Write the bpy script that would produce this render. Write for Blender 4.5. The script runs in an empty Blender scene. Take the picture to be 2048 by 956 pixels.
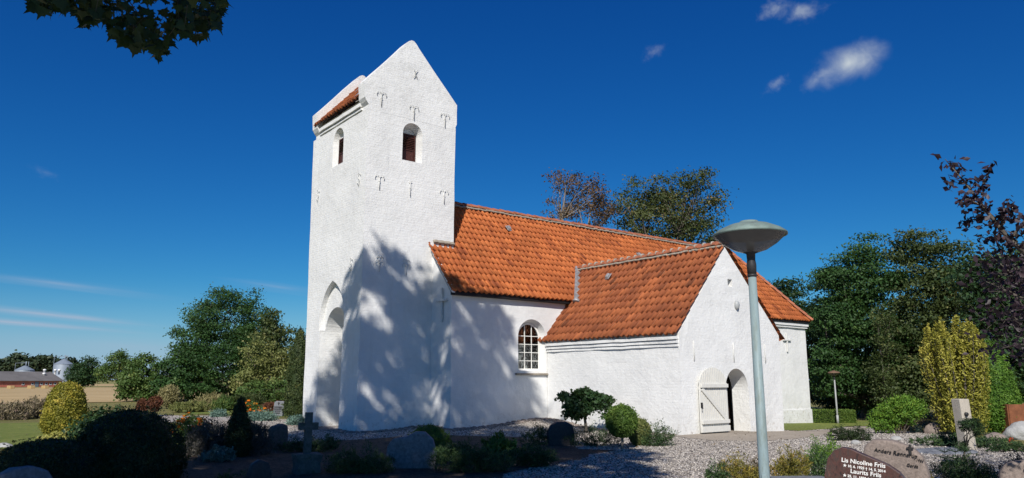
import bpy, bmesh, math, random
import numpy as np
from mathutils import Vector, noise
from mathutils.geometry import delaunay_2d_cdt
R = math.radians
scene = bpy.context.scene
COL = scene.collection

# ------------------------------------------------------------------ camera
F_PX, CX, CY, HOR, EYE = 1473.0, 1024.0, 478.0, 759.0, 1.6     # lens of the photograph
PITCH = math.atan((HOR - CY) / F_PX)
HEAD = R(37.75)                                                 # heading east of church north
cam = bpy.data.cameras.new('camera')
cam.sensor_fit = 'HORIZONTAL'; cam.sensor_width = 36.0; cam.lens = 36.0 * F_PX / 2048.0
cam.clip_start = 0.05; cam.clip_end = 6000
camo = bpy.data.objects.new('camera', cam); COL.objects.link(camo)
camo.location = (0, 0, EYE); camo.rotation_euler = (math.pi / 2 + PITCH, 0, -HEAD)
scene.camera = camo

FW = np.array([math.sin(HEAD) * math.cos(PITCH), math.cos(HEAD) * math.cos(PITCH), math.sin(PITCH)])
RT = np.array([math.cos(HEAD), -math.sin(HEAD), 0.0]); UP = np.cross(RT, FW)
EYEP = np.array([0, 0, EYE])

# ------------------------------------------------------------------ sun, sky, exposure
SUN_EL = R(38)
SUN_DIR = Vector((math.cos(SUN_EL) * math.sin(R(45)), math.cos(SUN_EL) * math.cos(R(45)), -math.sin(SUN_EL)))
sl = bpy.data.lights.new('sun', 'SUN'); sl.energy = 4.2; sl.angle = R(0.53); sl.color = (1.0, 0.95, 0.87)
so = bpy.data.objects.new('sun', sl); COL.objects.link(so); so.location = (-30, -30, 40)
so.rotation_euler = SUN_DIR.to_track_quat('-Z', 'Y').to_euler()
SKY_STRENGTH = 0.075
scene.view_settings.view_transform = 'Standard'; scene.view_settings.look = 'None'
scene.view_settings.exposure = 0.3; scene.view_settings.gamma = 1.0
scene.view_settings.use_curve_mapping = False


def pray(px, py):
    return FW + RT * (px - CX) / F_PX - UP * (py - CY) / F_PX


def build_world():
    w = bpy.data.worlds.new('World'); scene.world = w; w.use_nodes = True
    nt = w.node_tree; nt.nodes.clear(); N = nt.nodes.new; Lk = nt.links.new
    out = N('ShaderNodeOutputWorld'); bg = N('ShaderNodeBackground'); bg.inputs['Strength'].default_value = SKY_STRENGTH
    sky = N('ShaderNodeTexSky'); sky.sky_type = 'NISHITA'; sky.sun_disc = False
    sky.sun_elevation = SUN_EL; sky.sun_rotation = R(225)
    sky.air_density = 1.0; sky.dust_density = 0.15; sky.ozone_density = 4.0; sky.altitude = 200
    hs = N('ShaderNodeHueSaturation'); hs.inputs['Saturation'].default_value = 1.22
    hs.inputs['Value'].default_value = 1.0
    Lk(sky.outputs[0], hs.inputs['Color'])
    tc = N('ShaderNodeTexCoord')

    def math_(op, a, b=None, clamp=False):
        n = N('ShaderNodeMath'); n.operation = op; n.use_clamp = clamp
        for i, v in enumerate((a, b)):
            if v is None: continue
            if isinstance(v, (int, float)): n.inputs[i].default_value = v
            else: Lk(v, n.inputs[i])
        return n.outputs[0]

    def dot(vec):
        n = N('ShaderNodeVectorMath'); n.operation = 'DOT_PRODUCT'; Lk(tc.outputs['Generated'], n.inputs[0])
        n.inputs[1].default_value = tuple(vec); return n.outputs['Value']

    def cloud(prev, px, py, rx, ry, ang, nscale, strength, colour, stretch=1.0, soft=0.5, rag=1.1, seed=0.0):
        d = pray(px, py); d = d / np.linalg.norm(d)
        e1 = np.cross(d, [0, 0, 1]); e1 /= np.linalg.norm(e1); e2 = np.cross(e1, d)
        ca, sa = math.cos(R(ang)), math.sin(R(ang))
        a1 = e1 * ca + e2 * sa; a2 = -e1 * sa + e2 * ca
        fwd = math_('MAXIMUM', dot(d), 0.05)
        u = math_('DIVIDE', dot(a1), fwd); v = math_('DIVIDE', dot(a2), fwd)
        un = math_('DIVIDE', u, rx / F_PX); vn = math_('DIVIDE', v, ry / F_PX)
        r2 = math_('SQRT', math_('ADD', math_('MULTIPLY', un, un), math_('MULTIPLY', vn, vn)))
        cmb = N('ShaderNodeCombineXYZ'); Lk(math_('MULTIPLY', un, (rx / ry) * stretch), cmb.inputs[0]); Lk(vn, cmb.inputs[1]); cmb.inputs[2].default_value = seed
        nz = N('ShaderNodeTexNoise'); nz.inputs['Scale'].default_value = nscale; nz.inputs['Detail'].default_value = 6
        nz.inputs['Roughness'].default_value = 0.52; nz.inputs['Distortion'].default_value = 0.25
        Lk(cmb.outputs[0], nz.inputs['Vector'])
        f = math_('SUBTRACT', math_('ADD', 1.0, math_('MULTIPLY', math_('SUBTRACT', nz.outputs[0], 0.5), rag * 2)), r2)
        f = math_('DIVIDE', f, soft, True)
        # only the half of the sky that holds the cloud
        f = math_('MULTIPLY', f, math_('GREATER_THAN', dot(d), 0.3))
        f = math_('MULTIPLY', math_('MULTIPLY', f, f), strength)
        mx = N('ShaderNodeMix'); mx.data_type = 'RGBA'; Lk(f, mx.inputs[0]); Lk(prev, mx.inputs[6]); mx.inputs[7].default_value = (*colour, 1)
        return mx.outputs[2]
    # deep late-summer blue: a response curve for each channel of the sky
    sp = N('ShaderNodeSeparateColor'); Lk(hs.outputs[0], sp.inputs[0]); cm = N('ShaderNodeCombineColor')
    for i, (a, p) in enumerate(((0.135, 1.48), (0.470, 1.15), (1.044, 0.88))):
        Lk(math_('MULTIPLY', math_('POWER', sp.outputs[i], p), a), cm.inputs[i])
    hz = math_('SUBTRACT', 1.0, math_('DIVIDE', math_('ABSOLUTE', dot((0, 0, 1))), 0.13), True)
    mx = N('ShaderNodeMix'); mx.data_type = 'RGBA'; Lk(math_('MULTIPLY', math_('MULTIPLY', hz, hz), 0.85), mx.inputs[0]); Lk(cm.outputs[0], mx.inputs[6]); mx.inputs[7].default_value = (3.75, 4.9, 7.4, 1)
    base = mx.outputs[2]
    k = 0.62 / SKY_STRENGTH / (2 ** scene.view_settings.exposure)
    cw = (k * 0.90, k * 1.0, k * 1.08); cb = (k * .62, k * .76, k * .98)
    base = cloud(base, 1698, 126, 72, 44, 12, 0.9, 0.92, cw, 1.0, 0.95, 0.55, 3.1)
    base = cloud(base, 1640, 152, 44, 24, 28, 1.0, 0.40, cw, 1.0, 1.0, 0.7, 1.4)
    base = cloud(base, 1600, 24, 48, 26, -4, 1.1, 0.42, cw, 1.0, 1.1, 0.9, 7.7)
    base = cloud(base, 1550, 18, 40, 20, 10, 1.2, 0.30, cw, 1.0, 1.0, 0.9, 2.7)
    base = cloud(base, 1306, 103, 26, 18, 20, 1.2, 0.20, cw, 1.0, 1.0, 0.9, 2.2)
    base = cloud(base, 1553, 168, 30, 16, 25, 1.2, 0.22, cw, 1.0, 1.0, 0.9, 9.0)
    base = cloud(base, 40, 646, 260, 8, -3, 0.8, 0.85, cb, 0.04, 1.0, 0.5, 4.0)
    base = cloud(base, 90, 628, 300, 10, -4.5, 0.8, 0.8, cb, 0.04, 1.0, 0.6, 5.5)
    base = cloud(base, 110, 566, 260, 12, -4, 0.8, 0.4, cb, 0.04, 1.0, 0.7, 6.3)
    base = cloud(base, 560, 575, 140, 12, -6, 0.8, 0.3, cb, 0.06, 1.0, 0.7, 8.1)
    base = cloud(base, 240, 690, 300, 30, -3, 0.8, 0.30, cb, 0.08, 1.0, 0.7, 3.3)
    base = cloud(base, 90, 345, 30, 12, -20, 1.2, 0.10, cb, 0.7, 1.0, 0.9, 8.8)
    Lk(base, bg.inputs['Color']); Lk(bg.outputs[0], out.inputs['Surface'])


build_world()

# ------------------------------------------------------------------ ground shape and places
def sstep(a, b, x):
    t = np.clip((x - a) / (b - a), 0, 1); return t * t * (3 - 2 * t)


def hgt(x, y):
    x = np.asarray(x, float); y = np.asarray(y, float)
    e = -np.clip((x - 20.0) * 0.036, 0, 0.55) * (1 - sstep(36, 62, y)) * sstep(9.5, 15.0, y)
    f = -0.9 * sstep(80, 300, y)
    g = 0.27 * np.exp(-(((x - 17.0) / 1.9) ** 2 + ((y - 20.1) / 1.6) ** 2)) + 0.12 * np.exp(-(((x - 13.2) / 1.2) ** 2 + ((y - 21.6) / 1.1) ** 2))
    r = 0.02 * np.sin(x * 0.9 + 1.0) * np.sin(y * 0.7) * np.exp(-((x - 15) ** 2 + (y - 20) ** 2) / 900)
    return e + f + g + r


def at(px, py):                      # the point of the ground that the photograph shows at a pixel
    d = pray(px, py); z = 0.0; p = None
    for _ in range(40):
        p = EYEP + d * (z - EYE) / d[2]; z = float(hgt(p[0], p[1]))
    return p


def far(px, D):                      # ground point in the direction of a pixel column, D metres away
    d = pray(px, HOR); d = d / np.hypot(d[0], d[1]); x, y = d[0] * D, d[1] * D
    return np.array([x, y, float(hgt(x, y))])


def up3(px, py, D):                  # a point D metres away (horizontally) seen at a pixel
    d = pray(px, py); return EYEP + d * D / np.hypot(d[0], d[1])


def mpp(px, py, D):                  # metres per photograph pixel there
    d = pray(px, py); return D / np.hypot(d[0], d[1]) / F_PX


def seen(P):                         # pixel of points; z depth
    v = P - EYEP; z = v @ FW
    zz = np.where(np.abs(z) < 1e-6, 1e-6, z)
    return CX + F_PX * (v @ RT) / zz, CY - F_PX * (v @ UP) / zz, z


# ------------------------------------------------------------------ object helpers
def tag(o, label=None, cat=None, group=None, kind=None):
    if label: o['label'] = label
    if cat: o['category'] = cat
    if group: o['group'] = group
    if kind: o['kind'] = kind
    return o


def thing(name, loc, label, cat, group=None, rz=0.0):
    o = bpy.data.objects.new(name, None); COL.objects.link(o); o.location = tuple(float(c) for c in loc)
    o.rotation_euler = (0, 0, rz); o.empty_display_size = 0.2
    return tag(o, label, cat, group)


def link(name, me, mat, parent=None):
    o = bpy.data.objects.new(name, me); COL.objects.link(o)
    if mat is not None and not me.materials: me.materials.append(mat)
    if parent is not None: o.parent = parent
    return o


def np_obj(name, V, Fc, mat, parent=None, tint=None, smooth=False):
    V = np.asarray(V, np.float32); Fc = np.asarray(Fc, np.int32)
    me = bpy.data.meshes.new(name); k = Fc.shape[1]
    me.vertices.add(len(V)); me.vertices.foreach_set('co', V.ravel())
    me.loops.add(Fc.size); me.loops.foreach_set('vertex_index', Fc.ravel())
    me.polygons.add(len(Fc)); me.polygons.foreach_set('loop_start', np.arange(len(Fc), dtype=np.int32) * k)
    if smooth: me.polygons.foreach_set('use_smooth', np.ones(len(Fc), bool))
    if tint is not None:
        a = me.attributes.new('tint', 'FLOAT', 'POINT'); a.data.foreach_set('value', np.asarray(tint, np.float32))
    me.update(calc_edges=True); me.validate()
    return link(name, me, mat, parent)


class MB:
    """collects shapes into ONE mesh"""
    def __init__(self): self.v = []; self.f = []; self.sm = []
    def add(self, vs, fs, smooth=False):
        b = len(self.v); self.v += [tuple(float(c) for c in p) for p in vs]
        for f in fs: self.f.append([i + b for i in f]); self.sm.append(smooth)
        return self
    def box(self, x0, x1, y0, y1, z0, z1):
        vs = [(x0, y0, z0), (x1, y0, z0), (x1, y1, z0), (x0, y1, z0), (x0, y0, z1), (x1, y0, z1), (x1, y1, z1), (x0, y1, z1)]
        return self.add(vs, [(0, 3, 2, 1), (4, 5, 6, 7), (0, 1, 5, 4), (1, 2, 6, 5), (2, 3, 7, 6), (3, 0, 4, 7)])
    def obox(self, c, ax, ay, az):        # oriented box: centre and three half-axes
        c, ax, ay, az = (np.array(q, float) for q in (c, ax, ay, az))
        s = [(-1, -1, -1), (1, -1, -1), (1, 1, -1), (-1, 1, -1), (-1, -1, 1), (1, -1, 1), (1, 1, 1), (-1, 1, 1)]
        return self.add([c + a * ax + b * ay + d * az for a, b, d in s], [(0, 3, 2, 1), (4, 5, 6, 7), (0, 1, 5, 4), (1, 2, 6, 5), (2, 3, 7, 6), (3, 0, 4, 7)])
    def prism(self, outline, o, ex, ez, depth):   # outline (u,w) in plane (ex,ez) at o, extruded by vector depth
        o, ex, ez, dp = (np.array(q, float) for q in (o, ex, ez, depth)); n = len(outline)
        a = [o + ex * u + ez * w for u, w in outline]; b = [p + dp for p in a]
        fs = [tuple(range(n)), tuple(range(2 * n - 1, n - 1, -1))] + [(i, i + n, (i + 1) % n + n, (i + 1) % n) for i in range(n)]
        return self.add(a + b, fs)
    def ring(self, outer, inner, o, ex, ez, depth):
        o, ex, ez, dp = (np.array(q, float) for q in (o, ex, ez, depth)); n = len(outer)
        P = lambda L, s: [o + ex * u + ez * w + dp * s for u, w in L]
        vs = P(outer, 0) + P(inner, 0) + P(outer, 1) + P(inner, 1); fs = []
        for i in range(n):
            j = (i + 1) % n
            fs += [(i, j, n + j, n + i), (2 * n + i, 3 * n + i, 3 * n + j, 2 * n + j), (i, 2 * n + i, 2 * n + j, j), (n + i, n + j, 3 * n + j, 3 * n + i)]
        return self.add(vs, fs)
    def tube(self, pts, rad, seg=6, caps=True):
        pts = [np.array(p, float) for p in pts]; n = len(pts)
        if not hasattr(rad, '__len__'): rad = [rad] * n
        t0 = pts[1] - pts[0]; ref = np.array([0, 0, 1.0]) if abs(t0[2]) < 0.9 * np.linalg.norm(t0) else np.array([1.0, 0, 0])
        vs = []; fs = []
        for i in range(n):
            t = pts[min(i + 1, n - 1)] - pts[max(i - 1, 0)]; t /= (np.linalg.norm(t) + 1e-9)
            a = np.cross(t, ref); a /= (np.linalg.norm(a) + 1e-9); b = np.cross(t, a)
            for k in range(seg):
                q = 2 * math.pi * k / seg; vs.append(pts[i] + (a * math.cos(q) + b * math.sin(q)) * rad[i])
        for i in range(n - 1):
            for k in range(seg):
                k2 = (k + 1) % seg; fs.append((i * seg + k, i * seg + k2, (i + 1) * seg + k2, (i + 1) * seg + k))
        if caps: fs.append(tuple(range(seg - 1, -1, -1))); fs.append(tuple((n - 1) * seg + k for k in range(seg)))
        return self.add(vs, fs, True)
    def lathe(self, prof, c=(0, 0, 0), seg=32):
        vs = []; fs = []; n = len(prof)
        for r, z in prof:
            for k in range(seg):
                q = 2 * math.pi * k / seg; vs.append((c[0] + r * math.cos(q), c[1] + r * math.sin(q), c[2] + z))
        for i in range(n - 1):
            for k in range(seg):
                k2 = (k + 1) % seg; fs.append((i * seg + k, i * seg + k2, (i + 1) * seg + k2, (i + 1) * seg + k))
        return self.add(vs, fs, True)
    def build(self, name, mat, parent=None, bevel=0.0, seg=1, fix=True):
        me = bpy.data.meshes.new(name); me.from_pydata(self.v, [], self.f)
        me.polygons.foreach_set('use_smooth', np.array(self.sm, bool))
        if fix or bevel:
            bm = bmesh.new(); bm.from_mesh(me); bmesh.ops.recalc_face_normals(bm, faces=bm.faces[:])
            if bevel:
                es = [e for e in bm.edges if len(e.link_faces) == 2 and e.calc_face_angle(0) > 0.6]
                bmesh.ops.bevel(bm, geom=es, offset=bevel, segments=seg, profile=0.6, affect='EDGES', clamp_overlap=True)
            bm.to_mesh(me); bm.free()
        me.update()
        return link(name, me, mat, parent)


def dup(root, loc, rz=0.0, s=1.0, label=None):
    r = root.copy(); COL.objects.link(r); r.location = tuple(float(c) for c in loc); r.rotation_euler = (0, 0, rz); r.scale = (s, s, s)
    if label: r['label'] = label
    for ch in list(root.children):
        c = ch.copy(); COL.objects.link(c); c.parent = r
        for g in list(ch.children):
            d = g.copy(); COL.objects.link(d); d.parent = c
    return r


# ------------------------------------------------------------------ materials
class NT:
    def __init__(self, name):
        self.m = bpy.data.materials.new(name); self.m.use_nodes = True; self.t = self.m.node_tree
        self.b = self.t.nodes['Principled BSDF']; self.out = self.t.nodes['Material Output']
        self.tc = None
    def n(self, t, **kw):
        x = self.t.nodes.new(t)
        for k, v in kw.items(): setattr(x, k, v)
        return x
    def l(self, a, b): self.t.links.new(a, b)
    def obj(self):
        if not self.tc: self.tc = self.n('ShaderNodeTexCoord')
        return self.tc.outputs['Object']
    def noise(self, scale, detail=5, rough=0.6, vec=None, dist=0.0):
        x = self.n('ShaderNodeTexNoise'); x.inputs['Scale'].default_value = scale; x.inputs['Detail'].default_value = detail
        x.inputs['Roughness'].default_value = rough; x.inputs['Distortion'].default_value = dist
        self.l(vec or self.obj(), x.inputs['Vector']); return x.outputs[0]
    def ramp(self, f, stops, interp='LINEAR'):
        x = self.n('ShaderNodeValToRGB'); e = x.color_ramp.elements; x.color_ramp.interpolation = interp
        while len(e) < len(stops): e.new(0.5)
        for i, (p, c) in enumerate(stops):
            e[i].position = p; e[i].color = (*c, 1) if len(c) == 3 else c
        self.l(f, x.inputs[0]); return x.outputs[0]
    def mix(self, f, a, b, mode='MIX'):
        x = self.n('ShaderNodeMix', data_type='RGBA', blend_type=mode)
        for s, v in ((0, f), (6, a), (7, b)):
            if isinstance(v, (int, float)): x.inputs[s].default_value = v
            elif isinstance(v, tuple): x.inputs[s].default_value = (*v, 1)
            else: self.l(v, x.inputs[s])
        return x.outputs[2]
    def math(self, op, a, b=0.0, clamp=False):
        x = self.n('ShaderNodeMath', operation=op, use_clamp=clamp)
        for i, v in enumerate((a, b)):
            if isinstance(v, (int, float)): x.inputs[i].default_value = v
            else: self.l(v, x.inputs[i])
        return x.outputs[0]
    def bump(self, h, strength, dist=0.02, prev=None):
        x = self.n('ShaderNodeBump'); x.inputs['Strength'].default_value = strength; x.inputs['Distance'].default_value = dist
        self.l(h, x.inputs['Height'])
        if prev is not None: self.l(prev, x.inputs['Normal'])
        return x.outputs[0]
    def scaled(self, s, vec=None):
        x = self.n('ShaderNodeMapping'); x.inputs['Scale'].default_value = s; self.l(vec or self.obj(), x.inputs['Vector']); return x.outputs[0]
    def done(self, colour=None, rough=0.8, normal=None, spec=0.3, metal=0.0):
        i = self.b.inputs
        if colour is not None:
            if isinstance(colour, tuple): i['Base Color'].default_value = (*colour, 1)
            else: self.l(colour, i['Base Color'])
        if isinstance(rough, (int, float)): i['Roughness'].default_value = rough
        else: self.l(rough, i['Roughness'])
        i['Specular IOR Level'].default_value = spec; i['Metallic'].default_value = metal
        if normal is not None: self.l(normal, i['Normal'])
        return self.m


def mat_plain(name, c, rough=0.7, var=0.25, scale=6.0, bump=0.2, bscale=40.0, spec=0.3, metal=0.0, dist=0.01):
    t = NT(name)
    n = t.noise(scale, 6, 0.65)
    col = t.ramp(n, [(0.3, tuple(x * (1 - var) for x in c)), (0.7, tuple(min(1, x * (1 + var)) for x in c))])
    nm = t.bump(t.noise(bscale, 4), bump, dist) if bump else None
    return t.done(col, rough, nm, spec, metal)


def mat_limewash(name, brick, base=(0.80, 0.80, 0.79), grime=0.55, seed=0.0):
    t = NT(name); o = t.obj()
    sep = t.n('ShaderNodeSeparateXYZ'); t.l(o, sep.inputs[0])
    cmb = t.n('ShaderNodeCombineXYZ'); t.l(t.math('ADD', t.math('ADD', sep.outputs[0], sep.outputs[1]), seed), cmb.inputs[0]); t.l(sep.outputs[2], cmb.inputs[1])
    # weathering: soft grey patches, downward streaks, flaked specks that show the grey brick
    patch = t.noise(0.9, 8, 0.7); streak = t.noise(1.0, 6, 0.65, t.scaled((3.5, 0.30, 1), cmb.outputs[0]))
    c = t.ramp(patch, [(0.30, tuple(x * 0.86 for x in base)), (0.5, tuple(x * 0.95 for x in base)), (0.66, base)])
    c = t.mix(t.math('MULTIPLY', t.math('SUBTRACT', streak, 0.56, True), 2.2 * grime, True), c, (0.42, 0.42, 0.39))
    fine = t.noise(14, 6, 0.75)
    c = t.mix(t.math('MULTIPLY', t.math('SUBTRACT', t.noise(22, 3, 0.7), 0.66, True), 5.0 * grime, True), c, (0.34, 0.33, 0.30))
    # splash zone: peeling near the foot of the walls
    low = t.math('SUBTRACT', 1.0, t.math('MULTIPLY', sep.outputs[2], 1.6), True)
    damp = t.math('MULTIPLY', t.math('SUBTRACT', 1.0, t.math('MULTIPLY', sep.outputs[2], 0.9), True), t.math('MULTIPLY', t.math('SUBTRACT', t.noise(1.6, 6, 0.7), 0.40, True), 2.2), True)
    c = t.mix(t.math('MULTIPLY', damp, 0.40), c, (0.46, 0.47, 0.40))
    c = t.mix(t.math('MULTIPLY', t.math('MULTIPLY', low, t.math('SUBTRACT', t.noise(7, 6, 0.8), 0.53, True)), 6.0, True), c, (0.36, 0.31, 0.26))
    high = t.math('MULTIPLY', t.math('SUBTRACT', sep.outputs[2], 10.3, True), t.math('SUBTRACT', t.noise(3.0, 8, 0.8), 0.50, True))
    c = t.mix(t.math('MULTIPLY', high, 2.6 * grime, True), c, (0.30, 0.29, 0.26))
    nm = None
    if brick:
        wob = t.n('ShaderNodeTexNoise'); wob.inputs['Scale'].default_value = 2.6; wob.inputs['Detail'].default_value = 4; t.l(cmb.outputs[0], wob.inputs['Vector'])
        dv = t.n('ShaderNodeVectorMath', operation='MULTIPLY_ADD'); t.l(wob.outputs['Color'], dv.inputs[0]); dv.inputs[1].default_value = (0.06, 0.055, 0); t.l(cmb.outputs[0], dv.inputs[2])
        br = t.n('ShaderNodeTexBrick'); t.l(dv.outputs[0], br.inputs['Vector'])
        br.inputs['Scale'].default_value = 1.0; br.inputs['Brick Width'].default_value = 0.27; br.inputs['Row Height'].default_value = 0.086
        br.inputs['Mortar Size'].default_value = 0.012; br.inputs['Mortar Smooth'].default_value = 0.8
        br.inputs['Color1'].default_value = (1, 1, 1, 1); br.inputs['Color2'].default_value = (0.55, 0.55, 0.55, 1); br.inputs['Mortar'].default_value = (0, 0, 0, 1)
        nm = t.bump(t.mix(t.math('MULTIPLY', t.noise(1.3, 5, 0.7), 0.9, True), br.outputs['Color'], (0.6, 0.6, 0.6)), brick, 0.016)
    nm = t.bump(t.noise(5, 6, 0.7), 0.7, 0.035, nm)
    nm = t.bump(fine, 0.45, 0.012, nm)
    return t.done(c, 0.9, nm, 0.2)


def mat_tile(name, c1, c2, c3):
    t = NT(name); a = t.n('ShaderNodeAttribute', attribute_name='tint')
    c = t.ramp(a.outputs['Fac'], [(0.0, c3), (0.25, c1), (0.75, c2), (1.0, tuple(min(1, x * 1.2) for x in c2))])
    c = t.mix(t.math('MULTIPLY', t.math('SUBTRACT', t.noise(0.8, 8, 0.78), 0.47, True), 2.6, True), c, tuple(x * 0.5 for x in c1))
    c = t.mix(t.math('MULTIPLY', t.math('SUBTRACT', t.noise(2.3, 7, 0.8), 0.60, True), 3.5, True), c, (0.17, 0.13, 0.09))
    c = t.mix(t.math('MULTIPLY', t.math('SUBTRACT', t.noise(30, 4, 0.7), 0.62, True), 3.0, True), c, (0.23, 0.19, 0.13))
    return t.done(c, 0.78, t.bump(t.noise(60, 4), 0.2, 0.005), 0.25)


def mat_leaf(name, c1, c2, c3=None, transl=0.3, rough=0.55, spec=0.3):
    t = NT(name); a = t.n('ShaderNodeAttribute', attribute_name='tint')
    stops = [(0.0, c1), (0.8, c2)] + ([(1.0, c3)] if c3 else [])
    c = t.ramp(a.outputs['Fac'], stops)
    m = t.done(c, rough, None, spec)
    if transl > 0:
        tr = t.n('ShaderNodeBsdfTranslucent'); t.l(t.mix(0.5, c, (0.16, 0.20, 0.02), 'MIX'), tr.inputs['Color'])
        mx = t.n('ShaderNodeMixShader'); mx.inputs[0].default_value = transl
        t.l(t.b.outputs[0], mx.inputs[1]); t.l(tr.outputs[0], mx.inputs[2]); t.l(mx.outputs[0], t.out.inputs['Surface'])
    return m


def mat_gravel():
    t = NT('gravel'); o = t.obj()
    v = t.n('ShaderNodeTexVoronoi'); v.inputs['Scale'].default_value = 27; t.l(o, v.inputs['Vector'])
    s = t.n('ShaderNodeSeparateColor'); t.l(v.outputs['Color'], s.inputs[0])
    c = t.ramp(s.outputs[0], [(0.0, (0.07, 0.062, 0.058)), (0.25, (0.26, 0.23, 0.205)), (0.45, (0.60, 0.53, 0.46)), (0.8, (0.76, 0.69, 0.61)), (1.0, (0.88, 0.85, 0.80))])
    c = t.mix(t.math('SUBTRACT', 1.0, t.ramp(v.outputs['Distance'], [(0.3, (1, 1, 1)), (0.75, (0.35, 0.35, 0.35))])), c, (0.05, 0.045, 0.04))
    big = t.noise(0.35, 6, 0.7)
    c = t.mix(t.math('MULTIPLY', t.math('SUBTRACT', big, 0.52, True), 2.5, True), c, (0.24, 0.19, 0.145))
    c = t.mix(t.math('MULTIPLY', t.math('SUBTRACT', t.noise(9, 4, 0.8), 0.55, True), 2.0, True), c, (0.20, 0.17, 0.15))
    nm = t.bump(t.math('SUBTRACT', 1.0, v.outputs['Distance']), 0.9, 0.025)
    return t.done(c, 0.85, nm, 0.25)


def mat_two(name, c1, c2, c3, s1, s2, rough=0.9, bump=0.6, bs=30, dist=0.03, stretch=(1, 1, 1)):
    t = NT(name); o = t.scaled(stretch)
    a = t.noise(s1, 7, 0.7, o); b = t.noise(s2, 5, 0.7, o)
    c = t.ramp(a, [(0.35, c1), (0.65, c2)]); c = t.mix(t.math('MULTIPLY', t.math('SUBTRACT', b, 0.48, True), 4.0, True), c, c3)
    return t.done(c, rough, t.bump(t.noise(bs, 5, 0.75, o), bump, dist), 0.2)


M = {}
M['brickwash'] = mat_limewash('limewashed_brick', 0.36)
M['plasterwash'] = mat_limewash('limewashed_plaster', 0.0, grime=0.38)
M['porchwash'] = mat_limewash('limewashed_porch', 0.18, grime=0.3, seed=0.1)
M['iron_white'] = mat_plain('limewashed_iron', (0.66, 0.66, 0.64), 0.7, 0.15, 20, 0.3, 60)
M['iron_grey'] = mat_plain('weathered_iron', (0.48, 0.48, 0.46), 0.7, 0.3, 25, 0.3, 60)
M['tile'] = mat_tile('orange_clay_tile', (0.37, 0.100, 0.030), (0.49, 0.148, 0.044), (0.24, 0.062, 0.022))
M['tile_porch'] = mat_tile('weathered_clay_tile', (0.24, 0.070, 0.028), (0.34, 0.105, 0.038), (0.14, 0.045, 0.02))
M['tile_ridge'] = mat_plain('ridge_clay', (0.36, 0.13, 0.07), 0.85, 0.35, 5)
M['mortar'] = mat_plain('lime_mortar', (0.30, 0.26, 0.21), 0.9, 0.3, 9, 0.5, 40)
M['mortar_pale'] = mat_plain('pale_mortar', (0.34, 0.30, 0.25), 0.9, 0.3, 9, 0.5, 40)
M['black'] = mat_plain('tarred_board', (0.012, 0.011, 0.012), 0.6, 0.3)
M['lead'] = mat_plain('lead_sheet', (0.30, 0.30, 0.31), 0.5, 0.45, 7, 0.5, 25, 0.5, 0.3)
M['shutter'] = mat_plain('oxblood_paint', (0.055, 0.017, 0.013), 0.5, 0.3, 10)
M['white_paint'] = mat_plain('white_gloss_paint', (0.80, 0.79, 0.74), 0.4, 0.05, 8, 0.1)
M['door_paint'] = mat_plain('cream_grey_paint', (0.66, 0.65, 0.61), 0.5, 0.06, 5, 0.12)
M['dark_iron'] = mat_plain('dark_iron', (0.03, 0.03, 0.032), 0.5, 0.2)
M['dark_wood'] = mat_plain('dark_stained_wood', (0.022, 0.014, 0.011), 0.6, 0.3)


def mat_glass():
    t = NT('old_window_glass'); tr = t.n('ShaderNodeBsdfTransparent'); gl = t.n('ShaderNodeBsdfGlossy'); gl.inputs['Roughness'].default_value = 0.03
    tr.inputs['Color'].default_value = (0.82, 0.85, 0.84, 1)
    fr = t.n('ShaderNodeFresnel'); fr.inputs['IOR'].default_value = 1.6
    t.l(t.bump(t.noise(3, 3), 0.15, 0.02), gl.inputs['Normal'])
    mx = t.n('ShaderNodeMixShader'); t.l(fr.outputs[0], mx.inputs[0]); t.l(tr.outputs[0], mx.inputs[1]); t.l(gl.outputs[0], mx.inputs[2])
    t.l(mx.outputs[0], t.out.inputs['Surface']); return t.m


M['glass'] = mat_glass()
M['gravel'] = mat_gravel()
M['lawn'] = mat_two('lawn_grass', (0.13, 0.185, 0.035), (0.21, 0.25, 0.055), (0.31, 0.28, 0.10), 1.3, 9, bump=0.9, bs=55, dist=0.05)
M['meadow'] = mat_two('rough_grass', (0.16, 0.175, 0.05), (0.28, 0.25, 0.09), (0.37, 0.28, 0.14), 0.5, 5, bump=1.0, bs=25, dist=0.1)
M['stubble'] = mat_two('stubble', (0.40, 0.285, 0.135), (0.52, 0.385, 0.20), (0.32, 0.225, 0.11), 0.06, 0.25, bump=0.3, bs=3, dist=0.1, stretch=(0.35, 1.6, 1))
M['tarmac'] = mat_two('sandy_tarmac', (0.30, 0.255, 0.205), (0.38, 0.33, 0.27), (0.24, 0.21, 0.175), 1.2, 14, bump=0.4, bs=120, dist=0.008)
M['soil'] = mat_two('bark_soil', (0.05, 0.04, 0.03), (0.10, 0.075, 0.055), (0.19, 0.15, 0.11), 2.0, 16, bump=0.9, bs=30, dist=0.05)
M['cobble'] = mat_plain('field_stone', (0.23, 0.19, 0.165), 0.9, 0.5, 5, 0.7, 20)
M['bark'] = mat_plain('bark', (0.11, 0.095, 0.08), 0.95, 0.4, 6, 0.8, 18, 0.2, 0, 0.04)
M['bark_pale'] = mat_plain('pale_bark', (0.26, 0.22, 0.18), 0.95, 0.3, 6, 0.6, 18, 0.2, 0, 0.03)
LEAF = {}
def leafm(k, *a, **kw): LEAF[k] = mat_leaf('leaves_' + k, *a, **kw)
leafm('maple', (0.024, 0.066, 0.018), (0.060, 0.132, 0.036), (0.10, 0.17, 0.045))
leafm('maple_dark', (0.018, 0.048, 0.018), (0.045, 0.098, 0.034), (0.08, 0.13, 0.042))
leafm('olive', (0.038, 0.062, 0.020), (0.090, 0.120, 0.038), (0.17, 0.17, 0.055))
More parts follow.
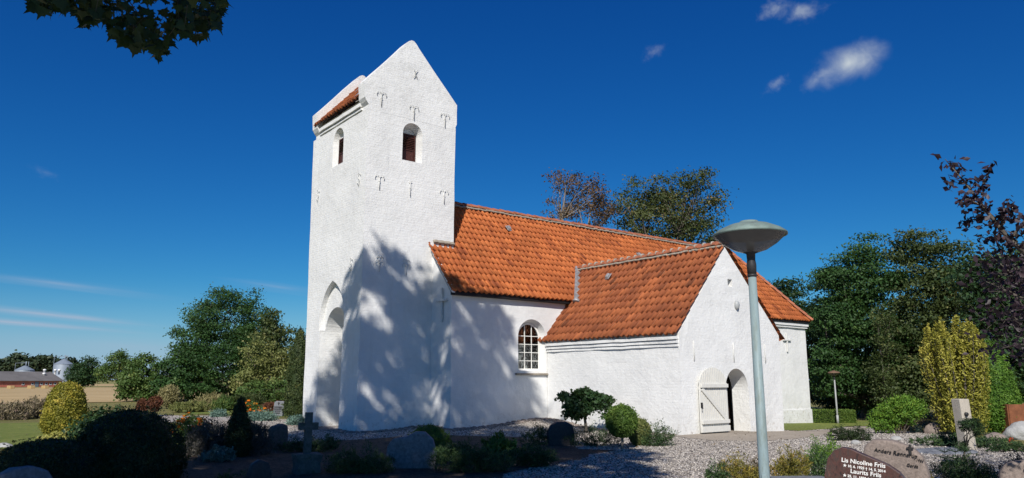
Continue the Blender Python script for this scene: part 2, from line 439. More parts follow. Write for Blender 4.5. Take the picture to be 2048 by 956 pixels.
leafm('brown', (0.075, 0.042, 0.022), (0.14, 0.085, 0.040), (0.17, 0.12, 0.05), transl=0.15)
leafm('chestnut', (0.042, 0.062, 0.020), (0.100, 0.118, 0.036), (0.20, 0.14, 0.05), transl=0.2)
leafm('pale', (0.14, 0.17, 0.05), (0.25, 0.26, 0.085), (0.36, 0.33, 0.14))
leafm('shrub', (0.050, 0.105, 0.026), (0.12, 0.19, 0.048), (0.20, 0.24, 0.065))
leafm('purple', (0.014, 0.008, 0.014), (0.032, 0.016, 0.026), (0.06, 0.035, 0.042), transl=0.0, spec=0.4)
leafm('gold', (0.16, 0.165, 0.020), (0.36, 0.31, 0.045), (0.52, 0.38, 0.06), transl=0.2)
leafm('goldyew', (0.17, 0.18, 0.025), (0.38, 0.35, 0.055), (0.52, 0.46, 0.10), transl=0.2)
leafm('thuja', (0.060, 0.145, 0.016), (0.14, 0.26, 0.032), (0.20, 0.32, 0.05), transl=0.2)
leafm('yew', (0.014, 0.028, 0.010), (0.032, 0.055, 0.016), (0.055, 0.08, 0.022), transl=0.1)
leafm('box', (0.055, 0.110, 0.018), (0.125, 0.200, 0.032), (0.20, 0.26, 0.05), transl=0.2)
leafm('spruce', (0.025, 0.055, 0.024), (0.065, 0.120, 0.038), (0.12, 0.17, 0.05), transl=0.1)
leafm('blue', (0.09, 0.165, 0.135), (0.17, 0.265, 0.215), (0.25, 0.34, 0.28), transl=0.1)
leafm('juniper', (0.065, 0.160, 0.018), (0.17, 0.30, 0.035), (0.27, 0.38, 0.06), transl=0.2)
leafm('heath', (0.13, 0.105, 0.065), (0.25, 0.205, 0.125), (0.31, 0.22, 0.18), transl=0.1)
leafm('heath_gold', (0.13, 0.135, 0.028), (0.30, 0.24, 0.045), (0.42, 0.26, 0.06), transl=0.2)
leafm('grassy', (0.21, 0.19, 0.08), (0.34, 0.30, 0.14), (0.44, 0.39, 0.21), transl=0.2)
leafm('red', (0.10, 0.035, 0.022), (0.19, 0.075, 0.04), (0.26, 0.12, 0.06), transl=0.2)
leafm('lavender', (0.060, 0.060, 0.052), (0.14, 0.13, 0.115), (0.16, 0.14, 0.15), transl=0.1)
leafm('yellow', (0.25, 0.25, 0.05), (0.45, 0.42, 0.12), (0.60, 0.55, 0.25), transl=0.2)
leafm('bough', (0.012, 0.028, 0.008), (0.028, 0.055, 0.016), (0.05, 0.08, 0.02), transl=0.12)  # maple leaf colour darkened: shade from the crown above is painted in
leafm('bloom', (0.70, 0.13, 0.008), (0.85, 0.26, 0.012), (0.85, 0.36, 0.02), transl=0.2)
leafm('farwood', (0.022, 0.040, 0.020), (0.045, 0.065, 0.030), (0.06, 0.08, 0.035), transl=0.1)

# ------------------------------------------------------------------ foliage
def unit(v): return v / (np.linalg.norm(v, axis=-1, keepdims=True) + 1e-9)


def leaf_mesh(P, size, rng, outward=None, aspect=0.55, upbias=0.4, tint=None, droop=0.0, along=None):
    """one small folded leaf (two quads sharing the midrib) per point"""
    n = len(P); nr = rng.normal(size=(n, 3))
    if outward is not None: nr += outward * 0.9
    nr[:, 2] += upbias; nr = unit(nr)
    t = rng.normal(size=(n, 3)) if along is None else along + rng.normal(size=(n, 3)) * 0.35
    t[:, 2] -= droop
    t = unit(t - nr * np.sum(t * nr, 1, keepdims=True)); b = np.cross(nr, t)
    s = (size * rng.uniform(0.65, 1.3, n))[:, None]; w = s * aspect * 0.5; fold = s * 0.10
    v0 = P - t * s * 0.5; v2 = P + t * s * 0.5; v1 = P + b * w + nr * fold - t * s * 0.05; v3 = P - b * w + nr * fold - t * s * 0.05
    V = np.stack([v0, v1, v2, v3], 1).reshape(-1, 3)
    i = np.arange(n)[:, None] * 4
    Fc = np.concatenate([i + np.array([[0, 1, 2]]), i + np.array([[0, 2, 3]])], 0)
    tt = rng.uniform(0, 1, n) if tint is None else np.clip(tint + rng.normal(0, 0.16, n), 0, 1)
    return V, Fc, np.repeat(tt, 4)


def blob_px(px, py, rx, ry, D, rd=None):
    c = up3(px, py, D); s = mpp(px, py, D)
    return [c[0], c[1], c[2], rx * s, (rd or rx) * s, ry * s]


def cluster_centres(blobs, n, rng, shell=0.55):
    B = np.array([b[:6] for b in blobs]); vol = B[:, 3] * B[:, 4] * B[:, 5]; p = vol ** 0.75; p /= p.sum()
    k = rng.choice(len(B), n, p=p); d = unit(rng.normal(size=(n, 3)))
    r = rng.uniform(shell ** 3, 1.0, n) ** (1 / 3.0)
    lump = np.array([noise.noise(Vector(tuple(q * 2.1 + kk * 3.7))) for q, kk in zip(d, k)])
    r = r * (1 + 0.28 * lump)
    side = np.array([RT[0], RT[1], 0.0]); deep = np.array([-RT[1], RT[0], 0.0])
    C = B[k, :3] + (side[None] * (d[:, :1] * r[:, None] * B[k, 3:4]) + deep[None] * (d[:, 1:2] * r[:, None] * B[k, 4:5]))
    C[:, 2] += d[:, 2] * r * B[k, 5]
    return C, d, k


def crown(name, parent, origin, blobs, n, per, sigma, leaf, mat, rng, shell=0.55, flat=0.6, aspect=0.6, upbias=0.5, keep=None, floor=None):
    C, d, k = cluster_centres(blobs, n, rng, shell)
    if keep is not None:
        ok = keep(C); C = C[ok]; d = d[ok]
    m = len(C); cnt = per
    P = np.repeat(C, cnt, 0) + rng.normal(size=(m * cnt, 3)) * np.array([sigma, sigma, sigma * flat])
    out = np.repeat(d, cnt, 0); ct = np.repeat(np.clip(rng.normal(0.42, 0.22, m), 0, 1), cnt)
    if floor is not None:
        ok = P[:, 2] > hgt(P[:, 0], P[:, 1]) + floor; P = P[ok]; out = out[ok]; ct = ct[ok]
    if keep is not None:
        ok = keep(P); P = P[ok]; out = out[ok]; ct = ct[ok]
    V, Fc, tt = leaf_mesh(P, leaf, rng, out, aspect, upbias, ct)
    np_obj(name, V - np.asarray(origin), Fc, mat, parent, tt)
    return C


def limbs(mb, base, centres, r0, rng, fork_h, n_main=5, wig=0.12, seg=6, rmin=0.012):
    """trunk to a fork, main limbs and side branches to leaf clusters (coordinates relative to base)"""
    base = np.array(base, float); C = centres - base
    top = np.array([C[:, 0].mean() * 0.3, C[:, 1].mean() * 0.3, fork_h])
    pts = [np.array([0, 0, -0.15]), np.array([0, 0, fork_h * 0.3]) + rng.normal(0, wig * 0.3, 3) * [1, 1, 0], top]
    mb.tube(pts, [r0 * 1.35, r0, r0 * 0.8], 9)
    order = rng.permutation(len(C)); mains = []
    for idx in order[:n_main]:
        e = C[idx]; m1 = top + (e - top) * 0.35 + rng.normal(0, wig, 3) * np.linalg.norm(e - top) * 0.5; m1[2] += 0.12 * abs(e[2] - top[2])
        m2 = top + (e - top) * 0.7 + rng.normal(0, wig, 3) * np.linalg.norm(e - top) * 0.35
        mb.tube([top, m1, m2, e], [r0 * 0.6, r0 * 0.42, r0 * 0.25, max(rmin, r0 * 0.08)], seg, False); mains += [(m1, r0 * 0.42), (m2, r0 * 0.25), ((top + m1) / 2, r0 * .5)]
    for idx in order[n_main:]:
        e = C[idx]; j = int(np.argmin([np.linalg.norm(e - m[0]) + max(0, m[0][2] - e[2]) for m in mains])); s, rr = mains[j]
        mid = (s + e) / 2 + rng.normal(0, wig, 3) * np.linalg.norm(e - s) * 0.5
        mb.tube([s, mid, e], [min(rr * 0.5, 0.05 * r0 / 0.2), rr * 0.25, rmin], 4, False)


def tree(name, label, cat, base, blobs, n, per, sigma, leaf, mat, bark='bark', r0=0.22, fork=None, limb_n=30, seed=1, group=None, shell=0.55,
         flat=0.6, aspect=0.6, n_main=6, keep=None, upbias=0.5):
    rng = np.random.default_rng(seed); o = thing(name, base, label, cat, group)
    C = crown('crown', o, base, blobs, n, per, sigma, leaf, LEAF[mat], rng, shell, flat, aspect, upbias, keep, 0.05)
    mb = MB(); sub = C[rng.permutation(len(C))[:limb_n]]
    zmin = min(b[2] - b[5] for b in blobs); fk = fork if fork is not None else max(0.4, (zmin - base[2]) * 1.0 + 0.5)
    limbs(mb, base, sub, r0, rng, fk, n_main, rmin=0.01); mb.build('trunk', M[bark], o, fix=False)
    return o


def shrub(name, label, cat, base, blobs, n, leaf, mat, seed=1, group=None, shell=0.2, aspect=0.45, clump=14, sigma=None, upbias=0.3, along=None, stem=True, flat=0.8, keep=None):
    rng = np.random.default_rng(seed); o = thing(name, base, label, cat, group)
    m = max(4, n // clump); sg = sigma if sigma else 0.13 * float(np.mean([min(b[3], b[5]) for b in blobs]))
    C, d, k = cluster_centres(blobs, m, rng, shell)
    P = np.repeat(C, clump, 0) + rng.normal(size=(m * clump, 3)) * np.array([sg, sg, sg * flat])
    ct = np.repeat(np.clip(rng.normal(0.42, 0.24, m), 0, 1), clump); out = np.repeat(d, clump, 0)
    ok = P[:, 2] > hgt(P[:, 0], P[:, 1]) + 0.01
    if keep is not None: ok &= keep(P)
    P = P[ok]; ct = ct[ok]; out = out[ok]
    al = None if along is None else (out * along[0] + np.array([0, 0, along[1]]))
    V, Fc, tt = leaf_mesh(P, leaf, rng, None if along is not None else out, aspect, upbias, ct, along=al)
    np_obj('foliage', V - np.asarray(base), Fc, LEAF[mat], o, tt)
    if stem:
        mb = MB()
        for q in C[rng.permutation(m)[:10]]:
            e = (q - base) * 0.85; mb.tube([(e[0] * .15, e[1] * .15, -0.05), e * [0.6, 0.6, 0.5], e], [0.018, 0.012, 0.004], 4, False)
        mb.build('stem', M['bark'], o, fix=False)
    return o


def topiary(name, label, cat, base, prof, n, leaf, mat, seed=1, group=None, jitter=0.05, aspect=0.55, trunk=None, lump=0.06, upbias=0.2):
    """clipped bush: leaves packed in the outer layer of a body of revolution; prof = (radius, height) list"""
    rng = np.random.default_rng(seed); o = thing(name, base, label, cat, group)
    pr = np.array(prof); seglen = np.hypot(np.diff(pr[:, 0]), np.diff(pr[:, 1])); area = seglen * (pr[:-1, 0] + pr[1:, 0] + 0.02); area /= area.sum()
    s = rng.choice(len(area), n, p=area); u = rng.uniform(0, 1, n); a = rng.uniform(0, 2 * math.pi, n)
    r = pr[s, 0] * (1 - u) + pr[s + 1, 0] * u; z = pr[s, 1] * (1 - u) + pr[s + 1, 1] * u
    ph = rng.uniform(0, 6, 4)
    k = 1 + lump * (np.sin(3 * a + z * 5 + ph[0]) * 0.5 + np.sin(7 * a - z * 9 + ph[1]) * 0.35 + np.sin(13 * a + z * 17 + ph[2]) * 0.25)
    inn = np.abs(rng.normal(0, jitter, n)); inn = np.where(rng.random(n) < 0.06, -rng.uniform(0, jitter * 1.8, n), inn); rr = np.maximum(r * k - inn, 0.0)
    P = np.stack([rr * np.cos(a), rr * np.sin(a), z - 0.6 * inn * (z > pr[:, 1].max() * 0.6)], 1)
    out = np.stack([np.cos(a), np.sin(a), 0.5 * (z - pr[:, 1].mean()) / (np.ptp(pr[:, 1]) + .01)], 1)
    tn = 0.42 + 0.35 * np.sin(4 * a + 3 * z + ph[3]) * np.sin(9 * z + 2 * a) + rng.normal(0, 0.1, n)
    V, Fc, tt = leaf_mesh(P, leaf, rng, out, aspect, upbias, tn)
    np_obj('foliage', V, Fc, LEAF[mat], o, tt)
    mb = MB(); mb.lathe([(max(0.004, p[0] * 0.86 - 0.01), p[1] * 0.97 + 0.01) for p in prof], seg=20)
    mb.build('inner_foliage', LEAF[mat], o, fix=True)
    t = MB(); t.tube([(0, 0, -0.1), (0.01, 0, prof[0][1] + 0.12)], [trunk or 0.04, (trunk or 0.04) * 0.8], 7); t.build('stem', M['bark_pale'], o)
    return o


# ------------------------------------------------------------------ ground sheets
def build_ground():
    def axis(lo, hi, near_lo, near_hi, step):
        a = list(np.arange(near_lo, near_hi + 1e-6, step)); s = step; x = near_lo
        while x > lo: s *= 1.5; x -= s; a.insert(0, max(x, lo))
        s = step; x = near_hi
        while x < hi: s *= 1.5; x += s; a.append(min(x, hi))
        return np.array(a)
    xs = axis(-3000, 3000, -12, 46, 0.5); ys = axis(-1500, 3500, -8, 62, 0.5)
    X, Y = np.meshgrid(xs, ys); Z = hgt(X, Y); V = np.stack([X.ravel(), Y.ravel(), Z.ravel()], 1)
    nx, ny = len(xs), len(ys); i = (np.arange(ny - 1)[:, None] * nx + np.arange(nx - 1)[None]).ravel()
    Fc = np.stack([i, i + 1, i + nx + 1, i + nx], 1)
    o = np_obj('ground', V, Fc, M['meadow'], smooth=True); tag(o, kind='structure')


SHEETS = {}


def sheet(name, pts, mat, lift, step=0.7, smooth_out=True, wob=0.0, seed=0, label=None):
    SHEETS[name] = [tuple(p[:2]) for p in pts]
    rng = random.Random(seed)
    P = []
    n = len(pts)
    for i in range(n):
        a, b = Vector(pts[i][:2]), Vector(pts[(i + 1) % n][:2]); m = max(1, int((b - a).length / step)); nrm = Vector((-(b - a).y, (b - a).x)).normalized()
        for k in range(m):
            q = a.lerp(b, k / m)
            if wob: q = q + nrm * (noise.noise(Vector((q.x * 0.9, q.y * 0.9, seed))) * wob)
            P.append(q)
    nb = len(P); xs = [p.x for p in P]; ys = [p.y for p in P]
    x = min(xs) + step / 2; inner = []
    while x < max(xs):
        y = min(ys) + step / 2
        while y < max(ys): inner.append(Vector((x, y))); y += step
        x += step
    verts, edges, faces, *_ = delaunay_2d_cdt(P + inner, [(i, (i + 1) % nb) for i in range(nb)], [list(range(nb))], 1, 1e-4)
    V = [(v.x, v.y, float(hgt(v.x, v.y)) + lift) for v in verts]
    me = bpy.data.meshes.new(name); me.from_pydata(V, [], faces); me.polygons.foreach_set('use_smooth', np.ones(len(me.polygons), bool))
    bm = bmesh.new(); bm.from_mesh(me)
    for f in bm.faces:
        if f.normal.z < 0: f.normal_flip()
    bm.to_mesh(me); bm.free(); me.update()
    o = link(name, me, mat); tag(o, label, kind='structure'); return o


build_ground()
A = lambda *ps: [tuple(at(*p)[:2]) for p in ps]
sheet('stubble_field', [(-160, 62), (-20, 58), (10, 60), (40, 66), (190, 120), (420, 470), (-330, 470)], M['stubble'], 0.03, 12.0)
sheet('gravel_yard', [(-6, -6), (24, -6), (27, 5)] + A((2048, 905), (1960, 880), (1760, 862), (1745, 856)) + [(31, 15.0), (31, 20.3), (13.4, 27)] + A((545, 838), (430, 832), (310, 830), (320, 842), (430, 862), (440, 880), (330, 905), (160, 905)) + [(-6, 20)], M['gravel'], 0.012, 0.5, wob=0.25, seed=2)
sheet('lawn', A((-60, 893), (-60, 849), (120, 846), (290, 850), (345, 862), (420, 866), (330, 905), (150, 920)), M['lawn'], 0.026, 0.6, wob=0.2, seed=3)
sheet('grass_strip', A((380, 829), (390, 824), (470, 822), (560, 825), (590, 835), (540, 834), (430, 829)), M['lawn'], 0.024, 0.8)
sheet('side_lawn', A((1500, 857), (1510, 838), (1640, 842), (1750, 842), (1800, 849), (1700, 853), (1640, 860), (1600, 863)), M['lawn'], 0.026, 0.6, seed=4)
sheet('paved_path', A((1352, 874), (1400, 864), (1570, 862), (1612, 864), (1655, 861), (1708, 854), (1790, 850), (1800, 855), (1740, 857), (1690, 864), (1655, 871), (1580, 880), (1500, 884), (1420, 882), (1375, 877)), M['tarmac'], 0.022, 0.35, seed=5)
sheet('soil_bed', A((330, 912), (500, 884), (640, 884), (860, 872), (1040, 876), (1160, 899), (1230, 902), (1150, 920), (1060, 938), (900, 985), (560, 1010), (200, 1010)), M['soil'], 0.022, 0.5, wob=0.4, seed=6)

# ------------------------------------------------------------------ the church
CH0 = Vector((20.0, 22.0, 0.0))
church = thing('church', CH0, 'whitewashed village church with gabled tower and orange pantile roofs', 'church')


def cp(o, parent=None):              # a part modelled in place
    o.parent = parent or church
    o.location = -CH0 if parent is None else (0, 0, 0)
    return o


def arch(x0, x1, z0, spring, apex, n=10, pointed=False):
    w = (x1 - x0) / 2; c = (x0 + x1) / 2; hh = apex - spring; L = [(x0, z0), (x1, z0)]
    if pointed:
        Rr = (w * w + hh * hh) / (2 * w); a1 = math.asin(min(1, hh / Rr))
        right = [(c + w - Rr + Rr * math.cos(a1 * i / n), spring + Rr * math.sin(a1 * i / n)) for i in range(n + 1)]
        L += right + [(2 * c - x, z) for x, z in reversed(right[:-1])]
    else:
        L += [(c + w * math.cos(math.pi * i / (2 * n)), spring + hh * math.sin(math.pi * i / (2 * n))) for i in range(2 * n + 1)]
    return L


def loft(mb, o1, o2):                # solid between two outlines of 3D points
    n = len(o1)
    mb.add(o1 + o2, [tuple(range(n)), tuple(range(2 * n - 1, n - 1, -1))] + [(i, i + n, (i + 1) % n + n, (i + 1) % n) for i in range(n)])


def rough_solid(name, mb, mat, cell=0.35, amp=0.014, freq=1.1):
    o = mb.build(name, mat); bm = bmesh.new(); bm.from_mesh(o.data)
    for _ in range(6):
        es = [e for e in bm.edges if e.calc_length() > cell * 1.6]
        if not es: break
        bmesh.ops.subdivide_edges(bm, edges=es, cuts=1, use_grid_fill=True)
    bmesh.ops.triangulate(bm, faces=bm.faces[:])
    for v in bm.verts:
        p = v.co * freq
        v.co += Vector((noise.noise(p), noise.noise(p + Vector((7, 3, 1))), 0.7 * noise.noise(p + Vector((1, 9, 4))))) * amp * 1.6
    bm.to_mesh(o.data); bm.free(); o.data.update(); return o


def cut(o, cutters):
    objs = []
    for c in cutters:
        q = c.build('cutter', None); objs.append(q); md = o.modifiers.new('b', 'BOOLEAN'); md.operation = 'DIFFERENCE'; md.solver = 'EXACT'; md.object = q
    bpy.context.view_layer.update(); dg = bpy.context.evaluated_depsgraph_get()
    me = bpy.data.meshes.new_from_object(o.evaluated_get(dg)); old = o.data; o.modifiers.clear(); o.data = me; me.name = o.name
    for q in objs: m = q.data; bpy.data.objects.remove(q); bpy.data.meshes.remove(m)
    bpy.data.meshes.remove(old)
    me.polygons.foreach_set('use_smooth', np.zeros(len(me.polygons), bool)); me.update()
    return o


def tile_roof(name, O, U, V, mat, tw=0.215, tl=0.33, amp=0.038, seed=0, clips=()):
    """pantiles: every tile an S-curved sheet, courses lapped; U along the eave, V up the slope (both full length)"""
    rng = np.random.default_rng(seed); O, U, V = (np.array(q, float) for q in (O, U, V))
    L, S = np.linalg.norm(U), np.linalg.norm(V); u = U / L; v = V / S; nrm = np.cross(u, v)
    if nrm[2] < 0: nrm = -nrm
    ni, nj = int(math.ceil(L / tw)), int(math.ceil(S / tl)); k = 8; tt = np.linspace(0, 1, k)
    prof = amp * (np.sin(2 * np.pi * (tt + 0.02)) * 0.9 + 0.25 * np.sin(4 * np.pi * tt))
    I, J = np.meshgrid(np.arange(ni), np.arange(nj), indexing='ij'); I = I.ravel(); J = J.ravel(); n = len(I)
    jit = rng.normal(0, 0.009, n); lift = 0.044 + np.abs(rng.normal(0, 0.005, n)); sk = rng.normal(0, 0.006, n)
    rows = []
    wave = 0.010 * np.sin(I * 0.21 + J * 0.13) + 0.008 * np.sin(I * 0.057 - J * 0.31)
    for lo, lf in ((0.0, -0.014), (0.0, 1.0), (1.16, 0.0)):
        uu = (I[:, None] + tt[None] * 1.02) * tw + sk[:, None]; vv = (J + lo)[:, None] * tl + jit[:, None] + 0 * tt[None]
        vv = np.minimum(vv, S)
        hh = prof[None] + (lift * lf if lf == 1.0 else np.full(n, lf))[:, None] + wave[:, None]
        rows.append(O + uu[..., None] * u + vv[..., None] * v + hh[..., None] * nrm)
    P = np.stack(rows, 1)                                             # n,3,k,3
    base = (np.arange(n) * 3 * k)[:, None]; f = []
    for r in (0, 1):
        for c in range(k - 1):
            f.append(base + np.array([[r * k + c, r * k + c + 1, (r + 1) * k + c + 1, (r + 1) * k + c]]))
    Fc = np.concatenate(f, 0); tint = np.repeat(np.clip(np.where(rng.random(n) < 0.06, rng.uniform(0, 1, n), rng.normal(0.48, 0.2, n)), 0, 1), 3 * k)
    o = np_obj(name, P.reshape(-1, 3), Fc, mat, None, tint)
    if clips:
        bm = bmesh.new(); bm.from_mesh(o.data)
        for co, no in clips:
            bmesh.ops.bisect_plane(bm, geom=bm.verts[:] + bm.edges[:] + bm.faces[:], plane_co=co, plane_no=no, clear_outer=True)
        bm.to_mesh(o.data); bm.free()
    return o


def ridge_tiles(name, A_, B_, rad, mat, seed=0, ln=0.36):
    rng = random.Random(seed); a, b = Vector(A_), Vector(B_); d = b - a; n = max(1, int(d.length / ln)); d.normalize(); side = d.cross(Vector((0, 0, 1))).normalized(); up = side.cross(d).normalized()
    mb = MB(); m = 9; st = (b - a).length / n
    for i in range(n):
        s0 = a + d * (i * st - 0.03); s1 = a + d * ((i + 1) * st + 0.02); dz = rng.uniform(-0.008, 0.008); vs = []
        for (s, r, z) in ((s0, rad * 1.10, 0.012), (s1, rad * 0.92, 0.0)):
            for k in range(m):
                q = math.pi * (k / (m - 1)); vs.append(s + side * (r * math.cos(q)) + up * (r * math.sin(q) * 0.9 + z + dz))
        fs = [(k, k + 1, m + k + 1, m + k) for k in range(m - 1)] + [tuple(range(m))]
        mb.add(vs, fs)
    return mb.build(name, mat, None, fix=False)


def mortar_line(name, A_, B_, rad, sgn, seed=0):
    rng = random.Random(seed); a, b = Vector(A_), Vector(B_); d = (b - a); n = int(d.length / 0.18); d.normalize(); side = d.cross(Vector((0, 0, 1))).normalized(); mb = MB()
    if True:
        for i in range(n):
            c = a + d * ((i + 0.5) * (b - a).length / n) + side * sgn * (rad + rng.uniform(-0.005, 0.02)) + Vector((0, 0, -0.055 + rng.uniform(-0.015, 0.012)))
            mb.obox(c, d * 0.105, side * sgn * 0.028 + Vector((0, 0, -0.03)), side * sgn * 0.02 + Vector((0, 0, 0.02)))
    return mb.build(name, M['mortar'], None, bevel=0.01)


# --- tower -------------------------------------------------------------------------
TX0, TX1, TY0, TY1 = 10.60, 14.10, 21.60, 26.00
mb = MB(); mb.box(TX0, TX1, TY0, TY1, -0.4, 10.62)
for i, p in enumerate(mb.v):        # the north-west corner leans out a little towards the top
    if p[1] > 25 and p[2] > 5: mb.v[i] = (p[0], p[1] + 0.18, p[2])
    if p[1] > 25 and p[2] < 5: mb.v[i] = (p[0], p[1] - 0.16, p[2])
tower = rough_solid('tower', mb, M['brickwash'], 0.45, 0.016)
S2 = lambda L, y: [(x, y, z) for x, z in L]
W2 = lambda L, x: [(x, y, z) for y, z in L]
cb = []
c = MB(); loft(c, S2(arch(11.90, 12.76, 9.02, 10.06, 10.49), 21.4), S2(arch(12.02, 12.66, 9.08, 9.98, 10.32), 21.98)); cb.append(c)
c = MB(); loft(c, W2(arch(23.42, 24.36, 9.12, 10.06, 10.56), 10.5), W2(arch(23.50, 24.26, 9.16, 10.0, 10.42), 10.82)); cb.append(c)
c = MB(); loft(c, W2(arch(22.80, 24.82, 3.30, 3.55, 4.96, 10, True), 10.3), W2(arch(22.80, 24.82, 3.30, 3.55, 4.96, 10, True), 10.78)); cb.append(c)
c = MB(); loft(c, W2(arch(22.86, 24.72, -0.2, 3.12, 4.08), 10.5), W2(arch(22.98, 24.60, -0.2, 3.08, 3.96), 11.75)); cb.append(c)
cut(tower, cb); cp(tower)
gab = [(10.61, 10.55), (10.61, 10.74), (10.53, 10.83), (10.45, 10.96), (10.41, 11.52), (11.96, 13.32), (12.08, 13.45), (12.20, 13.52), (12.30, 13.51), (12.40, 13.42), (12.50, 13.29), (14.16, 11.52), (14.15, 10.78), (14.09, 10.66), (14.09, 10.55)]
for y0, y1 in ((21.597, 22.05), (25.50, 25.93)):
    g = MB(); g.prism(gab, (0, y0, 0), (1, 0, 0), (0, 0, 1), (0, y1 - y0, 0)); cp(rough_solid('tower_gable', g, M['brickwash'], 0.4, 0.014), tower)
for sd in (((10.56, 10.66, 10.73), (10.50, 10.77, 10.90)), ((14.16, 10.60, 10.69), (14.22, 10.72, 10.93))):
    g = MB()
    for x, z0, z1 in sd: g.box(min(x, 12.2) if x < 12 else 13.9, 10.9 if x < 12 else x, 22.05, 25.50, z0, z1)
    g.box(10.62 if sd[0][0] < 12 else 13.9, 10.9 if sd[0][0] < 12 else 14.08, 22.05, 25.50, 10.60, 11.06)
    cp(rough_solid('tower_cornice', g, M['plasterwash'], 0.3, 0.012, 2.0), tower)
cp(tile_roof('tower_roof', (10.40, 22.03, 11.05), (0, 3.5, 0), (1.82, 0, 2.08), M['tile_porch'], seed=11), tower)
cp(tile_roof('tower_roof', (14.24, 22.03, 10.86), (0, 3.5, 0), (-2.02, 0, 2.27), M['tile_porch'], seed=12), tower)
cp(ridge_tiles('tower_ridge', (12.22, 22.03, 13.13), (12.22, 25.52, 13.13), 0.11, M['tile_ridge'], 3), tower)
for y, t in ((22.25, 0.12), (23.9, 0.55)):
    mb = MB(); q = np.array([10.40, y, 11.05]) + np.array([1.82, 0, 2.08]) * t + np.array([-0.05, 0, 0.045]); mb.obox(q, np.array([.13, 0, .15]), (0, .16, 0), (-.01, 0, .0087)); cp(mb.build('roof_window', M['lead'], None, bevel=0.004), tower)


def shutter(o3, ex, en, w, h, parent):
    """louvred bell shutter: o3 lower-left, ex along, en outward"""
    o3, ex, en = (np.array(q, float) for q in (o3, ex, en)); ez = np.array([0, 0, 1.0]); mb = MB()
    def bx(u0, u1, z0, z1, d0, d1): mb.obox(o3 + ex * (u0 + u1) / 2 + ez * (z0 + z1) / 2 + en * (d0 + d1) / 2, ex * (u1 - u0) / 2, en * (d1 - d0) / 2, ez * (z1 - z0) / 2)
    bx(0, w, 0, h, 0, 0.03); bx(0, 0.05, 0, h, 0.03, 0.06); bx(w - 0.05, w, 0, h, 0.03, 0.06); bx(0.05, w - 0.05, h - 0.05, h, 0.03, 0.06); bx(0.05, w - 0.05, 0, 0.05, 0.03, 0.06)
    bx(0.05, w - 0.05, h * 0.42, h * 0.46, 0.03, 0.055)
    for i in range(7):
        z = h * 0.5 + i * h * 0.062; mb.obox(o3 + ex * w / 2 + ez * z + en * 0.05, ex * (w / 2 - 0.05), en * 0.025 + ez * -0.02, ez * 0.006 + en * 0.005)
    return cp(mb.build('bell_shutter', M['shutter'], None), parent)


shutter((12.05, 21.97, 9.10), (1, 0, 0), (0, -1, 0), 0.58, 1.02, tower)
shutter((10.81, 24.17, 9.18), (0, -1, 0), (-1, 0, 0), 0.66, 1.0, tower)


def anchor(p, ex, en, style, s=1.0):
    """wrought wall anchor: a bar with curled ends, standing 4 cm off the wall"""
    p, ex, en = (np.array(q, float) for q in (p, ex, en)); ez = np.array([0, 0, 1.0]); mb = MB(); q = lambda u, z: p + (ex * u + ez * z) * s + en * 0.026
    arc = lambda cx, cz, r, a0, a1, n=7: [q(cx + r * math.cos(R(a0 + (a1 - a0) * i / n)), cz + r * math.sin(R(a0 + (a1 - a0) * i / n))) for i in range(n + 1)]
    if style == 'curl':
        mb.tube([q(0, -0.28), q(0, 0.14)], 0.014, 5)
        for sg in (-1, 1): mb.tube([q(0, 0.10)] + arc(sg * 0.09, 0.12, 0.085, 180 if sg > 0 else 0, -30 if sg > 0 else 210), 0.012, 5)
    elif style == 'ess':
        mb.tube(arc(0.03, 0.1, 0.09, 0, 230) + arc(-0.03, -0.06, 0.09, 60, -170), 0.012, 5); mb.tube([q(0, -0.25), q(0, -0.12)], 0.015, 5)
    elif style == 'clover':
        mb.tube([q(0, -0.3), q(0, 0.26)], 0.012, 5)
        for sg in (-1, 1):
            mb.tube([q(0, 0.0)] + arc(sg * 0.08, 0.02, 0.075, 180 if sg > 0 else 0, -60 if sg > 0 else 240), 0.011, 5)
            mb.tube([q(0, 0.17)] + arc(sg * 0.065, 0.17, 0.06, 180 if sg > 0 else 0, -20 if sg > 0 else 200), 0.011, 5)
    elif style == 'cross_curve':
        mb.tube(arc(0.2, 0.0, 0.19, 130, 230), 0.013, 5); mb.tube(arc(-0.19, 0.0, 0.19, 50, -50), 0.013, 5)
    else: mb.tube([q(0, -0.3), q(0, 0.22)], 0.012, 5); mb.tube([q(-0.06, 0.2), q(0.06, 0.22)], 0.012, 5)
    mb.tube([p - en * 0.02, p + en * 0.05], 0.02, 5)
    return cp(mb.build('wall_anchor', M['iron_grey'] if s > 1.0 else M['iron_white'], None), tower)


for x, z, st, s in ((11.06, 11.05, 'curl', 1.05), (12.34, 10.86, 'curl', 1.05), (13.63, 10.86, 'curl', 1.05), (12.36, 12.28, 'cross_curve', 1.05), (11.09, 8.12, 'curl', 1.0),
                    (12.27, 8.08, 'bar', 1.0), (13.65, 8.02, 'curl', 1.0), (11.20, 5.36, 'clover', 1.0), (12.2, 5.34, 'clover', 1.0)):
    anchor((x, 21.585, z), (1, 0, 0), (0, -1, 0), st, s)
for y, z, st in ((22.05, 8.22, 'ess'), (25.45, 8.33, 'ess'), (22.4, 5.38, 'ess')): anchor((10.585, y, z), (0, -1, 0), (-1, 0, 0), st)

